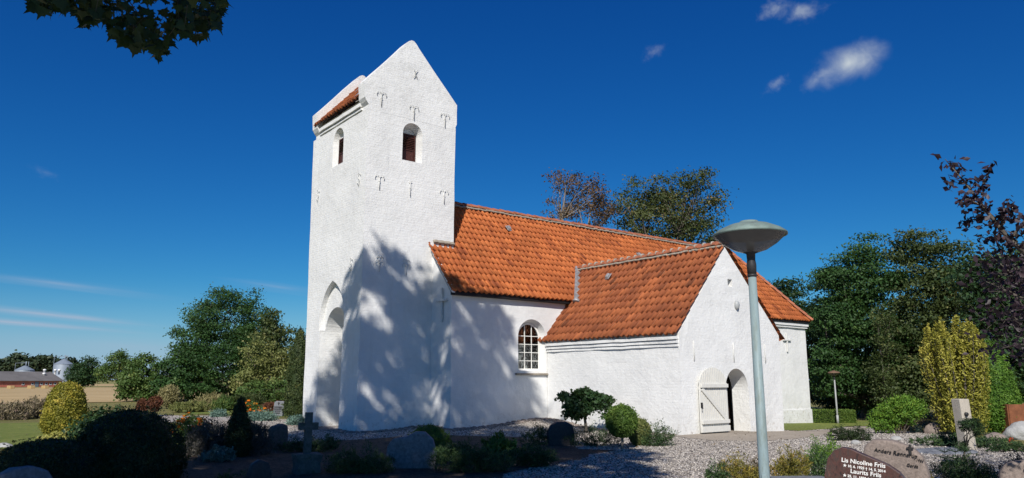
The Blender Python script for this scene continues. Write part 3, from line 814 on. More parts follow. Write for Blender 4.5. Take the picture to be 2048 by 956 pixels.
# --- nave and chancel --------------------------------------------------------------
NX0, NX1, NY0, NY1 = 13.25, 34.34, 20.35, 26.45
mb = MB(); mb.box(NX0, NX1, NY0, NY1, -1.2, 4.40)
nave = rough_solid('nave', mb, M['plasterwash'], 0.6, 0.02, 0.8)
cb = []
c = MB(); loft(c, S2(arch(15.93, 17.34, 1.86, 3.10, 3.80), 20.1), S2(arch(16.13, 17.22, 1.93, 3.06, 3.60), 20.62)); cb.append(c)
c = MB(); c.prism(arch(16.18, 17.17, 1.97, 3.06, 3.56), (0, 20.55, 0), (1, 0, 0), (0, 0, 1), (0, 1.1, 0)); cb.append(c)
c = MB(); c.box(14.6, 33.3, 21.3, 25.5, -0.2, 4.2); cb.append(c)
cut(nave, cb); cp(nave)
g = MB(); RS = 1.161
g.prism([(20.37, 4.38), (23.4, 4.38 + 3.03 * RS - 0.04), (26.43, 4.38)], (13.252, 0, 0), (0, 1, 0), (0, 0, 1), (0.5, 0, 0)); cp(rough_solid('nave_gable', g, M['plasterwash'], 0.5, 0.012), nave)
hip = (Vector((32.6, 23.4, 8.27)), Vector((3.28, 1.95, 0)))
hipn = (Vector((32.6, 23.4, 8.27)), Vector((3.28, -1.95, 0)))
cp(tile_roof('nave_roof', (13.06, 20.12, 4.46), (21.5, 0, 0), (0, 3.28, 3.28 * RS), M['tile'], seed=1, clips=[hip]), nave)
cp(tile_roof('nave_roof', (13.06, 26.68, 4.46), (21.5, 0, 0), (0, -3.28, 3.28 * RS), M['tile'], seed=2, clips=[hipn]), nave)
cp(tile_roof('chancel_roof', (34.55, 20.12, 4.46), (0, 6.56, 0), (-1.95, 0, 3.81), M['tile'], seed=3, clips=[(hip[0], -hip[1]), (hipn[0], -hipn[1])]), nave)
cp(ridge_tiles('nave_ridge', (13.9, 23.4, 8.27), (32.65, 23.4, 8.27), 0.13, M['tile_ridge'], 1), nave)
for sg in (-1, 1): cp(mortar_line('ridge_mortar', (14.0, 23.4, 8.27), (32.6, 23.4, 8.27), 0.12, sg, 5), nave)
cp(ridge_tiles('hip_ridge', (34.55, 20.1, 4.5), (32.62, 23.38, 8.28), 0.12, M['tile_ridge'], 2), nave)
cp(ridge_tiles('hip_ridge', (34.55, 26.7, 4.5), (32.62, 23.42, 8.28), 0.12, M['tile_ridge'], 4), nave)
mb = MB(); mb.box(13.2, 34.5, 20.17, 20.36, 4.34, 4.485); mb.box(34.33, 34.5, 20.36, 26.4, 4.34, 4.485)
cp(mb.build('eave_board', M['black'], None, bevel=0.006), nave)
mb = MB()
for i in range(10):                                                   # lime fillet where the roof meets the tower
    mb.obox((13.3 + i * 0.085, 21.575, 6.33 + 0.006 * math.sin(i * 2.1)), (0.05, 0, 0), (0, 0.05, 0.05), (0, -0.02, 0.025))
cp(mb.build('mortar_fillet', M['mortar'], None, bevel=0.01), nave)
mb = MB()                                                             # battens under the verge
mb.prism([(20.16, 4.40), (20.16, 4.47), (21.6, 6.14), (21.6, 6.06)], (13.12, 0, 0), (0, 1, 0), (0, 0, 1), (0.13, 0, 0)); cp(mb.build('verge_fillet', M['plasterwash'], None), nave)
g = MB(); g.box(24.5, 34.37, 20.31, 20.36, -1.2, 0.17); cp(rough_solid('plinth', g, M['brickwash'], 0.5, 0.008), nave)
g = MB(); g.box(23.5, 34.42, 20.27, 20.36, 4.10, 4.20); g.box(23.5, 34.46, 20.22, 20.36, 4.20, 4.335); g.box(34.33, 34.46, 20.36, 26.4, 4.20, 4.335); cp(rough_solid('chancel_cornice', g, M['plasterwash'], 0.4, 0.006), nave)


def iron_cross(c, ex, en, h, w):
    c, ex, en = (np.array(q, float) for q in (c, ex, en)); ez = np.array([0, 0, 1.0]); mb = MB()
    mb.obox(c + en * 0.05, ex * 0.035, en * 0.03, ez * h / 2); mb.obox(c + en * 0.048 + ez * h * 0.13, ex * w / 2, en * 0.045, ez * 0.035)
    return cp(mb.build('iron_cross', M['iron_white'], None, bevel=0.006), nave)


iron_cross((13.24, 20.87, 4.05), (0, 1, 0), (-1, 0, 0), 1.15, 0.62)
iron_cross((32.57, 20.34, 3.36), (1, 0, 0), (0, -1, 0), 0.9, 0.62)

# window: frame, glazing bars, glass, sill
fo, fi = arch(16.14, 17.20, 1.92, 3.06, 3.585), arch(16.20, 17.14, 1.98, 3.05, 3.53)
mb = MB(); mb.ring(fo, fi, (0, 20.585, 0), (1, 0, 0), (0, 0, 1), (0, 0.07, 0)); win = cp(mb.build('window', M['white_paint'], None), nave)
mb = MB()
for k in (1, 2): x = 16.20 + 0.94 * k / 3; mb.box(x - 0.013, x + 0.013, 20.592, 20.628, 1.97, 3.50)
for k in range(4): z = 2.25 + k * 0.29; mb.box(16.19, 17.15, 20.596, 20.624, z - 0.012, z + 0.012)
mb.build('glazing_bars', M['white_paint'], nave).location = (0, 0, 0)
mb = MB(); mb.prism(arch(16.19, 17.15, 1.97, 3.05, 3.54), (0, 20.609, 0), (1, 0, 0), (0, 0, 1), (0, 0.004, 0)); mb.build('window_glass', M['glass'], nave)
mb = MB(); mb.obox((16.66, 20.37, 1.79), (0.76, 0, 0), (0, 0.11, 0.012), (0, -0.004, 0.035)); mb.build('window_sill', M['mortar'], nave, bevel=0.012)

# --- porch -------------------------------------------------------------------------
PX0, PX1, PY0 = 17.32, 22.42, 14.31
mb = MB(); mb.prism([(PX0, -0.5), (PX0, 2.97), (19.77, 5.80), (22.50, 3.06), (PX1, -0.5)], (0, PY0, 0), (1, 0, 0), (0, 0, 1), (0, 6.0, 0))
porch = rough_solid('porch', mb, M['porchwash'], 0.4, 0.016, 1.0)
cb = []
c = MB(); loft(c, S2(arch(19.40, 20.60, -0.3, 1.28, 1.95), 14.1), S2(arch(19.44, 20.55, -0.3, 1.25, 1.90), 15.0)); cb.append(c)
c = MB(); c.box(18.0, 21.7, 14.90, 20.0, -0.3, 2.5); cb.append(c)
c = MB(); c.box(19.82, 20.06, 14.2, 14.6, 4.53, 4.77); cb.append(c)
cut(porch, cb); cp(porch)
cp(tile_roof('porch_roof', (17.17, 14.26, 2.93), (0, 7.05, 0), (2.59, 0, 2.96), M['tile_porch'], seed=21, tw=0.225, tl=0.34, amp=0.046), porch)
cp(tile_roof('porch_roof', (22.72, 14.26, 2.93), (0, 7.05, 0), (-2.96, 0, 2.96), M['tile_porch'], seed=22, tw=0.225, tl=0.34, amp=0.046), porch)
cp(ridge_tiles('porch_ridge', (19.76, 14.26, 5.89), (19.76, 21.4, 5.89), 0.13, M['tile_ridge'], 8, 0.34), porch)
for sg in (-1, 1): cp(mortar_line('ridge_mortar', (19.76, 14.26, 5.89), (19.76, 21.3, 5.89), 0.12, sg, 7), porch)
rng_ = random.Random(4)
for i in range(20):                                                   # pale mortar dabs on the ridge joints
    mb = MB(); y = 14.4 + i * 0.34; mb.tube([(19.62, y, 5.93), (19.70, y + .01, 6.015), (19.78, y, 6.03), (19.87, y, 5.97)], [0.02, 0.035 + rng_.uniform(0, .012), 0.03, 0.015], 6); cp(mb.build('mortar_joint', M['mortar_pale'], None), porch)
for xs_ in ((17.285, 17.25, 17.21), (22.46, 22.5, 22.54)):
    g = MB(); lo = xs_[0] < 20
    for x, z0, z1 in zip(xs_, (2.56, 2.66, 2.77), (2.64, 2.75, 2.86)): g.box(x if lo else 22.3, 17.36 if lo else x, 14.33, 20.3, z0, z1)
    g.box(17.33 if lo else 22.2, 17.5 if lo else 22.4, 14.34, 20.3, 2.57, 2.85)
    cp(rough_solid('porch_cornice', g, M['plasterwash'], 0.25, 0.016, 2.2), porch)
a, b = np.array([18.50, 20.06, 4.46]), np.array([19.72, 21.28, 5.90]); d = (b - a) / np.linalg.norm(b - a); sd = unit(np.cross(d, np.array([0, -0.757, 0.652])))
mb = MB(); up_ = np.cross(sd, d); up_ = up_ if up_[2] > 0 else -up_; rl = random.Random(3)
for i in range(7):
    t = (i + .5) / 7; mb.obox(a + (b - a) * t + up_ * (0.10 + rl.uniform(-.008, .008)), d * np.linalg.norm(b - a) / 13.2, sd * 0.11, up_ * 0.025)
mb.tube([a - d * 0.14 + up_ * 0.05, a - d * 0.02 + up_ * 0.11], [0.15, 0.10], 8)
cp(mb.build('lead_valley', M['lead'], None, bevel=0.012), porch)
# roof vents of dark metal
def roof_vent(p, u, v, parent):
    p, u, v = (np.array(q, float) for q in (p, u, v)); u = unit(u); v = unit(v); n_ = np.cross(u, v); n_ = n_ if n_[2] > 0 else -n_
    mb = MB(); mb.obox(p + n_ * 0.06, u * 0.09, v * 0.15, n_ * 0.012); mb.obox(p + n_ * 0.11 - v * 0.02, u * 0.06, v * 0.09, n_ * 0.035 + v * 0.02)
    return cp(mb.build('roof_vent', M['lead'], None, bevel=0.008), parent)
for x, t in ((17.35, 0.78), (24.5, 0.68)): roof_vent((x, 20.12 + 3.28 * t, 4.46 + 3.28 * RS * t), (1, 0, 0), (0, 1, RS), nave)
roof_vent((17.17 + 2.59 * 0.79, 19.0, 2.93 + 2.96 * 0.79), (0, 1, 0), (2.59, 0, 2.96), porch)
# oval bulkhead lamp (not lit) on the gable
mb = MB(); mb.lathe([(0.0, 0.10), (0.06, 0.095), (0.10, 0.07), (0.115, 0.03), (0.12, 0.0), (0.0, 0.0)], seg=20); bl = mb.build('wall_lamp', mat_plain('lamp_opal', (0.36, 0.375, 0.38), 0.35, 0.05, 5, 0.0), None)
cp(bl, porch); bl.location = (20.2, 14.30, 3.95); bl.rotation_euler = (R(90), 0, 0); bl.scale = (0.8, 1.25, 1)
for x in (17.95, 19.9, 21.6): mb = MB(); mb.tube([(x, 14.285, 2.15), (x + .01, 14.285, 2.75)], 0.016, 5); cp(mb.build('anchor_rod', M['iron_white'], None), porch)
# open door leaf folded back against the wall
def door_leaf():
    o = MB(); x0, x1 = 17.98, 19.29; n = 15; w = (x1 - x0) / n; zt = lambda x: 1.42 + 0.54 * math.sqrt(max(0, 1 - ((x - 18.635) / 0.68) ** 2))
    for i in range(n):
        xa, xb = x0 + i * w + 0.010, x0 + (i + 1) * w - 0.010
        o.prism([(xa, 0.06), (xb, 0.06), (xb, zt(xb)), ((xa + xb) / 2, zt((xa + xb) / 2)), (xa, zt(xa))], (0, 14.17, 0), (1, 0, 0), (0, 0, 1), (0, 0.03, 0))
    o.box(x0 + 0.01, x1 - 0.01, 14.199, 14.215, 0.07, 1.40)
    dr = cp(o.build('porch_door', M['door_paint'], None, bevel=0.004), porch); dr.location = (0, 0, 0)
    k = MB(); k.box(x0 + 0.03, x1 + 0.0, 14.105, 14.168, 1.36, 1.47); k.box(x0 + 0.03, x1, 14.105, 14.168, 0.31, 0.42)
    k.box(x0 + 0.0, x1 + 0.02, 14.12, 14.168, 0.07, 0.24); k.box(x1 - 0.03, x1 + 0.06, 14.20, 14.29, 0.05, 1.5)
    a_, b_ = np.array([18.07, 14.15, 1.33]), np.array([19.18, 14.15, 0.42]); dd = (b_ - a_) / 2; pp = unit(np.cross(dd, np.array([0, 1, 0])))
    k.obox((a_ + b_) / 2, dd, np.array([0, 0.018, 0]), pp * 0.055); k.build('door_brace', M['door_paint'], porch, bevel=0.005)
    h = MB(); h.tube([(18.03, 14.12, 0.86), (17.97, 14.08, 0.86), (17.98, 14.08, 0.76)], 0.018, 6); h.box(18.00, 18.08, 14.15, 14.17, 0.78, 0.93); h.build('door_handle', M['dark_iron'], porch)
door_leaf()
mb = MB(); mb.box(18.9, 21.2, 15.44, 15.50, -0.1, 2.2); mb.build('inner_door', M['dark_wood'], porch)

# cobbled drip edge round the foot of the walls
def cobble_edge():
    rng = random.Random(9); mb = MB(); path = [(10.2, 25.8), (10.25, 21.3), (12.9, 21.2), (12.95, 20.0), (16.9, 20.0), (17.0, 14.4)]
    for (xa, ya), (xb, yb) in zip(path[:-1], path[1:]):
        L = math.hypot(xb - xa, yb - ya); n = int(L / 0.14)
        for i in range(n):
            for row in range(4):
                t = (i + rng.random()) / n; off = (row - 1.5) * 0.14 + rng.uniform(-.04, .04); nx, ny = -(yb - ya) / L, (xb - xa) / L
                x = xa + (xb - xa) * t + nx * off; y = ya + (yb - ya) * t + ny * off; z = float(hgt(x, y)) + 0.015
                r = rng.uniform(0.045, 0.085); vs = []; k = 6; ph = rng.uniform(0, 6)
                for (rr, zz) in ((1.0, -0.3), (1.0, 0.25), (0.6, 0.55)):
                    for q in range(k): aa = ph + 2 * math.pi * q / k; vs.append((x + r * rr * math.cos(aa) * rng.uniform(.85, 1.15), y + r * rr * math.sin(aa) * rng.uniform(.85, 1.15), z + r * zz * 0.8))
                fs = [(j * k + q, j * k + (q + 1) % k, (j + 1) * k + (q + 1) % k, (j + 1) * k + q) for j in (0, 1) for q in range(k)] + [tuple(2 * k + q for q in range(k))]
                mb.add(vs, fs)
    o = mb.build('cobbled_edge', M['cobble'], None, fix=False); tag(o, 'strip of small field stones along the foot of the church walls', 'cobbles', None, 'stuff')
cobble_edge()

# ------------------------------------------------------------------ far farm
def farm():
    D = 300.0
    mred = mat_plain('red_brick_far', (0.60, 0.19, 0.13), 0.85, 0.2, 0.6, 0.2, 5); mroof = mat_plain('grey_fibre_roof', (0.155, 0.145, 0.14), 0.85, 0.2, 0.3, 0.2, 2)
    mst = mat_plain('galvanised_steel', (0.23, 0.27, 0.32), 0.6, 0.12, 1.5, 0.2, 6, 0.4, 0.15)
    mw = mat_plain('white_vent', (0.75, 0.75, 0.74), 0.6, 0.05)
    a, b = far(-140, D - 22), far(125, D); u = unit((b - a) * [1, 1, 0]); w = np.array([-u[1], u[0], 0]); L = np.linalg.norm((b - a)[:2]); z0 = b[2] - 0.3; H = 2.35; RH = 5.3; W = 14.0
    o = thing('barn', (a[0], a[1], z0), 'long low red brick barn with grey roof at far edge of field', 'barn')
    mb = MB(); mb.prism([(0, 0), (W, 0), (W, H), (W / 2, RH - 0.15), (0, H)], (0, 0, 0), w, (0, 0, 1), u * L); mb.build('wall', mred, o)
    mb = MB()
    for s in (0, 1):
        e0 = -0.4 if s == 0 else W + 0.4; mb.prism([(e0, H - 0.10), (W / 2, RH), (W / 2, RH + 0.14), (e0, H + 0.06)], -u * 0.4, w, (0, 0, 1), u * (L + 0.8))
    mb.build('roof', mroof, o)
    for px in (10, 37, 63, 77, 90, 103, 117):
        P = up3(px, 765, D); t = float((P - a) @ u); wn = MB(); c = u * t + np.array([0, 0, 1.35]); wn.obox(c - w * 0.02, u * 0.42, w * 0.05, (0, 0, .36)); f = wn.build('window', mw, o)
        wn = MB(); wn.obox(c - w * 0.06 + np.array([0, 0, .08]), u * 0.26, w * 0.03, (0, 0, .2)); wn.build('pane', M['black'], f)
    P = up3(49, 765, D); t = float((P - a) @ u); wn = MB(); wn.obox(u * t + np.array([0, 0, 1.05]) - w * 0.03, u * 0.65, w * 0.05, (0, 0, 1.0)); wn.build('door', mst, o)
    for px, zz, q in ((70, 4.25, 0.3), (85, 5.5, 0.48), (115.5, 5.5, 0.46), (129, 5.5, 0.48)):
        P = up3(px, 750, D + 5); t = float((P - a) @ u); v = MB(); c = u * t + w * W * q; v.lathe([(0.32, zz - 1.0), (0.32, zz + 0.25), (0.5, zz + 0.3), (0.5, zz + 0.75), (0.2, zz + 0.85)], c, 12); v.build('roof_vent', mw, o)
    for i, (px, r_, ztop, zeave, lab) in enumerate(((47, 3.15, 732, 740.5, 'squat grey steel grain silo behind the barn roof, lower of the two'), (124, 3.3, 719, 729, 'tall grey steel grain silo behind the barn roof, beside the trees'))):
        D2 = 332; P = far(px, D2); s = mpp(px, 740, D2); ze = EYE + (HOR - zeave) * s; zt = EYE + (HOR - ztop) * s; z0_ = P[2] - .3
        q = thing('silo', (P[0], P[1], z0_), lab, 'silo', 'grain silos behind the barn')
        mb = MB(); pr_ = [(r_, 0)]; nb = 9
        for k in range(nb): zz = (ze - z0_) * (k + 1) / nb; pr_ += [(r_ + 0.05, zz - 0.06), (r_, zz)]
        mb.lathe(pr_, seg=28); mb.build('wall', mst, q)
        mb = MB(); mb.lathe([(r_ + 0.15, ze - z0_), (0.5, zt - z0_), (0.0, zt - z0_ + 0.1)], seg=28); mb.build('roof', mst, q)
        mb = MB(); l = -RT * r_; x = zt - z0_
        mb.tube([l * 1.15, l * 1.15 + [0, 0, x + 1.0], RT * 0.2 + [0, 0, x + 1.1]], 0.11, 5); mb.tube([RT * 0.3 + [0, 0, x - .1], RT * 0.3 + [0, 0, x + 1.6]], 0.22, 6); mb.tube([RT * 1.2 + [0, 0, x - .6], RT * 1.2 + [0, 0, x + 1.5]], 0.12, 5)
        mb.build('filling_pipe', mst, q)
        mb = MB(); mb.obox(np.array([0, 0, (ze - z0_) * .74]) - FW * [1, 1, 0] * (r_ + .03), RT * 0.5, FW * [1, 1, 0] * 0.04, (0, 0, .35)); mb.build('sign', mat_plain('blue_sign', (0.35, 0.45, 0.75), 0.5, 0.1), q)
    mstraw = mat_plain('straw', (0.42, 0.30, 0.14), 0.95, 0.25, 2, 0.6, 8, dist=0.1)
    for i, (px, lab) in enumerate(((23.5, 'pale straw bale on the stubble, standing before the barn between two windows'), (64, 'pale straw bale on the stubble, middle one of three before the barn'), (92, 'pale straw bale on the stubble, close to the end gable of the barn'))):
        P = far(px, 215); mb = MB(); mb.obox((0, 0, 0.36), RT * 1.0, FW * [1, 1, 0] * 0.5, (0, 0, .40)); o2 = mb.build('straw_bale', mstraw, None, bevel=0.12, seg=2); o2.location = tuple(P); o2.rotation_euler = (0, 0, R(-35))
        tag(o2, lab, 'bale', 'straw bales on the stubble field')
farm()
rng0 = np.random.default_rng(77)
bl = [blob_px(px, 742 - (12 if 20 < px < 110 else 5) + 4 * math.sin(px * .13), 17, 15, 470) for px in range(-60, 160, 16)]
o = thing('far_wood', far(60, 470), 'dark line of far woodland along the horizon behind the barn and silos', 'wood'); tag(o, kind='stuff')
crown('crowns', o, far(60, 470), bl, 700, 14, 1.3, 2.0, LEAF['farwood'], rng0, 0.6, 0.7)

# ------------------------------------------------------------------ trees across the field and meadow
tree('field_tree', 'dark pointed tree standing at the barn end beside the silo', 'tree', far(166, 285), [blob_px(158, 748, 22, 22, 285), blob_px(178, 735, 15, 26, 285), blob_px(172, 752, 26, 18, 285)], 190, 40, 0.75, 0.6, 'maple_dark', r0=0.4, seed=2, group='trees across the stubble field')
tree('field_tree', 'grey green tree on the field edge, between the pointed tree and the thick bushes', 'tree', far(240, 270), [blob_px(238, 722, 20, 20, 270), blob_px(210, 745, 18, 18, 270), blob_px(255, 745, 22, 22, 270)], 170, 40, 0.75, 0.6, 'shrub', r0=0.35, seed=3, group='trees across the stubble field', shell=0.4)
tree('bushy_tree', 'low dark green bushy tree at near edge of the stubble field', 'tree', far(288, 62), [blob_px(290, 745, 40, 35, 62), blob_px(265, 775, 30, 28, 62), blob_px(310, 778, 34, 28, 62)], 150, 60, 0.22, 0.2, 'shrub', r0=0.12, seed=4, group='trees along the meadow')
tree('bushy_tree', 'dense bushy thicket tree filling the gap beside the big maple', 'tree', far(365, 60), [blob_px(355, 745, 38, 42, 60), blob_px(390, 765, 40, 40, 60), blob_px(338, 775, 30, 25, 60)], 150, 60, 0.22, 0.2, 'maple', r0=0.12, seed=5, group='trees along the meadow')
tree('maple_tree', 'tall round dark green maple tree beyond the meadow', 'tree', far(455, 64), [blob_px(455, 645, 78, 68, 64), blob_px(395, 685, 48, 48, 64), blob_px(515, 680, 55, 55, 64), blob_px(440, 740, 95, 58, 64), blob_px(520, 745, 50, 55, 64)], 520, 120, 0.36, 0.175, 'maple', r0=0.35, seed=6, limb_n=50, flat=0.6, shell=0.5)
tree('ash_tree', 'ragged lighter tree leaning out between the maple and the tower', 'tree', far(548, 60), [blob_px(540, 640, 22, 28, 60), blob_px(566, 668, 24, 16, 60), blob_px(535, 690, 35, 40, 60), blob_px(560, 720, 34, 40, 60)], 130, 34, 0.26, 0.24, 'olive', r0=0.16, seed=7, group='trees along the meadow', shell=0.3)
tree('elder_tree', 'pale yellowish green elder bush in front of the maple', 'tree', far(538, 52), [blob_px(520, 715, 34, 34, 52), blob_px(565, 735, 32, 36, 52), blob_px(500, 755, 34, 26, 52), blob_px(545, 770, 36, 30, 52)], 160, 44, 0.24, 0.17, 'pale', r0=0.1, seed=8, group='trees along the meadow', shell=0.3, bark='bark_pale')
tree('elder_tree', 'fresh green elder bush low beside the columnar conifer', 'tree', far(545, 50), [blob_px(510, 782, 36, 22, 50), blob_px(560, 785, 30, 24, 50)], 110, 50, 0.16, 0.14, 'shrub', r0=0.07, seed=9, group='trees along the meadow')
for i, (px, py, rx, ry, D, m, lab, al) in enumerate(((342, 790, 22, 20, 46, 'grassy', 'straw coloured wild bush behind the meadow path, beside the thicket', (.5, .9)), (430, 803, 36, 18, 44, 'grassy', 'broad pale willow bush behind the meadow path', (.6, .8)), (455, 808, 26, 16, 42, 'shrub', 'green grey bush beside the broad pale willow bush', (.6, .7)),
        (20, 826, 50, 24, 37, 'heath', 'brown green wild hedge clump at the lawn edge, standing where the field edge begins', (.5, .7)), (85, 822, 40, 26, 38, 'heath', 'purplish grey wild shrub behind the yellow clipped bush', (.5, .7)), (314, 806, 12, 13, 37, 'red', 'small rust red bush on the meadow above the dark round bush', (.4, .9)),
        (290, 812, 10, 14, 36, 'red', 'dark red brown upright bush beside the rust red one', (.3, 1)), (500, 800, 30, 14, 42, 'olive', 'low olive bush at the foot of the elder bushes', (.5, .7)), (385, 812, 40, 12, 41, 'pale', 'pale sprawling bush on the meadow behind the path', (.5, .7)), (170, 838, 26, 16, 33, 'olive', 'loose olive bush beside the yellow clipped bush', (.5, .7)), (215, 822, 60, 10, 40, 'grassy', 'tawny tall grass tussock along the meadow edge', (.4, 1)), (560, 812, 34, 10, 41, 'red', 'reddish withered tussock beside the columnar conifer', (.4, 1)))):
    s = mpp(px, py, D); b = far(px, D); shrub('wild_shrub', lab, 'shrub', b, [[b[0], b[1], b[2] + (HOR - py) * s + EYE - b[2] if False else EYE + (HOR - py) * s, rx * s, rx * s, ry * s]], 2600, 0.16, m, 20 + i, 'wild shrubs on the meadow', 0.1, 0.22, 10, upbias=0.2, along=al, flat=1.0)
# columnar conifer beside the tower
b = at(592, 838); s = mpp(592, 838, np.hypot(b[0], b[1]))
topiary('conifer', 'tall tiered dark green conifer column beside the tower wall', 'conifer', b, [(0.30, 0.05), (0.55, 0.35), (0.48, 0.75), (0.56, 0.95), (0.42, 1.5), (0.52, 1.8), (0.40, 2.4), (0.42, 2.8), (0.28, 3.3), (0.14, 3.65), (0.0, 3.8)], 11000, 0.09, 'olive', 31, None, 0.09, 0.4, 0.07, 0.16, 0.5)

# ------------------------------------------------------------------ lawn, beds and graves at the left
b = at(125, 868); topiary('clipped_bush', 'tall yellow green clipped bush with rounded top on the lawn', 'topiary', b, [(0.50, 0.02), (0.60, 0.28), (0.57, 0.75), (0.49, 1.13), (0.36, 1.38), (0.19, 1.50), (0.0, 1.53)], 10000, 0.06, 'gold', 32, None, 0.035, 0.6, 0.06, 0.035)
b = at(90, 985); topiary('round_bush', 'low dark dome of clipped yew behind the grey slab stone', 'topiary', b, [(0.74, 0.0), (0.82, 0.24), (0.74, 0.48), (0.54, 0.64), (0.28, 0.72), (0.0, 0.745)], 13000, 0.045, 'yew', 33, 'dark round bushes', 0.04, 0.4, 0.06, 0.03, 0.3)
b = at(250, 966); topiary('round_bush', 'large dark round bush beside the orange flowers', 'topiary', b, [(0.80, 0.0), (0.87, 0.3), (0.80, 0.62), (0.60, 0.92), (0.34, 1.08), (0.0, 1.13)], 20000, 0.05, 'yew', 34, 'dark round bushes', 0.07, 0.4, 0.06, 0.08, 0.3)
b = at(192, 946); shrub('leafy_shrub', 'loose green leafy shrub half in sun against the large dark bush', 'shrub', b, [[b[0], b[1], 0.52, 0.5, 0.4, 0.55], [b[0] + .3, b[1] - .1, 0.65, 0.42, 0.35, 0.42], [b[0] - .35, b[1], 0.3, 0.35, 0.35, 0.35]], 8000, 0.075, 'maple_dark', 35, None, 0.5, 0.5)
b = at(128, 890); shrub('yellow_shrub', 'low yellow variegated shrub on the lawn edge', 'shrub', b, [[b[0], b[1], 0.12, 0.62, 0.35, 0.24]], 3500, 0.06, 'yellow', 36, None, 0.4, 0.6)


def flowers(name, label, base, blobs, n_leaf, n_fl, leaf, fl, seed, group=None):
    o = shrub(name, label, 'flowers', base, blobs, n_leaf, leaf, 'shrub', seed, group, 0.2, 0.45)
    rng = np.random.default_rng(seed + 500); C, d, k = cluster_centres(blobs, n_fl, rng, 0.85); ok = (C[:, 2] > base[2] + 0.08) & (d[:, 2] > -0.3); C = C[ok]; d = d[ok]; P = np.repeat(C, 9, 0); n = len(P)
    a = np.tile(np.arange(9) * 2.4, len(C)); off = np.stack([np.cos(a), np.sin(a), 0.3 + 0 * a], 1) * fl * 0.4
    V, Fc, tt = leaf_mesh(P + off, fl, rng, np.repeat(d, 9, 0), 0.8, 0.6, along=off); np_obj('blossoms', V - np.asarray(base), Fc, LEAF['bloom'], o, tt); return o


b = at(378, 888); flowers('flower_bush', 'orange flowering bush beside the large dark round bush', b, [[b[0], b[1], 0.36, 0.45, 0.35, 0.36]], 2600, 80, 0.07, 0.075, 37, 'orange flowers')
b = at(500, 838); flowers('flower_bush', 'orange flowers beyond the gravel path near the far gravestone', b, [[b[0], b[1], 0.35, 0.5, 0.4, 0.35]], 2000, 50, 0.09, 0.09, 38, 'orange flowers')
b = at(455, 912); shrub('lavender', 'wide grey lavender bush with spiky stalks around the dark cone', 'shrub', b, [[b[0] - .3, b[1] + .2, 0.30, 0.5, 0.45, 0.42], [b[0] + .35, b[1] - .1, 0.3, 0.55, 0.45, 0.42]], 9000, 0.11, 'lavender', 39, None, 0.1, 0.14, 10, 0.06, 0.2, (0.6, 0.9))
b = at(437, 925); shrub('silver_plant', 'small silvery plant at the foot of the lavender', 'plant', b, [[b[0], b[1], 0.14, 0.32, 0.25, 0.18]], 2200, 0.05, 'blue', 40, None, 0.3, 0.5)
b = at(474, 915); topiary('cone_conifer', 'slender dark cone shaped conifer in the lavender', 'conifer', b, [(0.16, 0.0), (0.27, 0.15), (0.25, 0.45), (0.18, 0.8), (0.10, 1.08), (0.03, 1.22), (0.0, 1.25)], 6000, 0.06, 'yew', 41, None, 0.03, 0.35, 0.03, 0.06, 0.6)
for i, (px, py, w_, h_, lab) in enumerate(((520, 842, 32, 12, 'wide blue green juniper by the path, below the far gravestone'), (438, 834, 14, 8, 'small blue green juniper by the path, behind the lavender'), (592, 852, 16, 11, 'blue green juniper against the tower foot'))):
    b = at(px, py); s = mpp(px, py, np.hypot(b[0], b[1])); shrub('blue_juniper', lab, 'juniper', b, [[b[0], b[1], b[2] + h_ * s * .6, w_ * s, w_ * s * .7, h_ * s]], 3200, 0.09, 'blue', 50 + i, 'blue junipers along the path', 0.3, 0.3, 12, 0.07, along=(0.9, 0.3))


def low_spruce(px, py, w_, h_, lab, n=3600, m='spruce', seed=1, leaf=0.055, dep=0.8, group='low spruce beds between the graves'):
    b = at(px, py); s = mpp(px, py, np.hypot(b[0], b[1])); ex = np.array([RT[0], RT[1], 0]) * w_ * s * 0.55
    bl = [[b[0] + ex[0] * t, b[1] + ex[1] * t, b[2] + h_ * s * (0.45 + .1 * math.sin(t * 7 + seed)), w_ * s * 0.5, w_ * s * 0.5 * dep, h_ * s * (0.55 + .12 * math.sin(t * 5 + seed))] for t in (-0.8, 0, 0.8)]
    o = shrub('spruce_bed', lab, 'spruce', b, bl, n, leaf, m, seed, group, 0.15, 0.22, 12, None, 0.2, (0.7, 0.55))
    rng = np.random.default_rng(seed + 90); mb = MB(); P = []; T = []
    for q in range(9):                                             # upright leading shoots with whorls of needles
        x, y = b[0] + ex[0] * rng.uniform(-1.3, 1.3), b[1] + ex[1] * rng.uniform(-1.3, 1.3); z0 = b[2] + h_ * s * .7; hh = h_ * s * rng.uniform(0.35, 0.8)
        for k in range(26):
            t = rng.uniform(0, 1); a = rng.uniform(0, 6.28); r = 0.02 + 0.07 * (1 - t) * (1 if k % 3 else 1.6); P.append((x + r * math.cos(a), y + r * math.sin(a), z0 + hh * (round(t * 4) / 4 if k % 2 else t))); T.append((math.cos(a), math.sin(a), 0.9))
    P = np.array(P); V, Fc, tt = leaf_mesh(P, leaf * 1.1, rng, None, 0.2, 0.2, along=np.array(T)); 
    f = [c for c in o.children if c.name.startswith('foliage')][0]; me = f.data; n0 = len(me.vertices); old = np.empty(n0 * 3, np.float32); me.vertices.foreach_get('co', old); of = np.empty(len(me.loops), np.int32); me.loops.foreach_get('vertex_index', of); ot = np.empty(n0, np.float32); me.attributes['tint'].data.foreach_get('value', ot)
    bpy.data.objects.remove(f); bpy.data.meshes.remove(me); np_obj('foliage', np.concatenate([old.reshape(-1, 3), V - np.asarray(b)]), np.concatenate([of.reshape(-1, 3), Fc + n0]), LEAF[m], o, np.concatenate([ot, tt])); return o





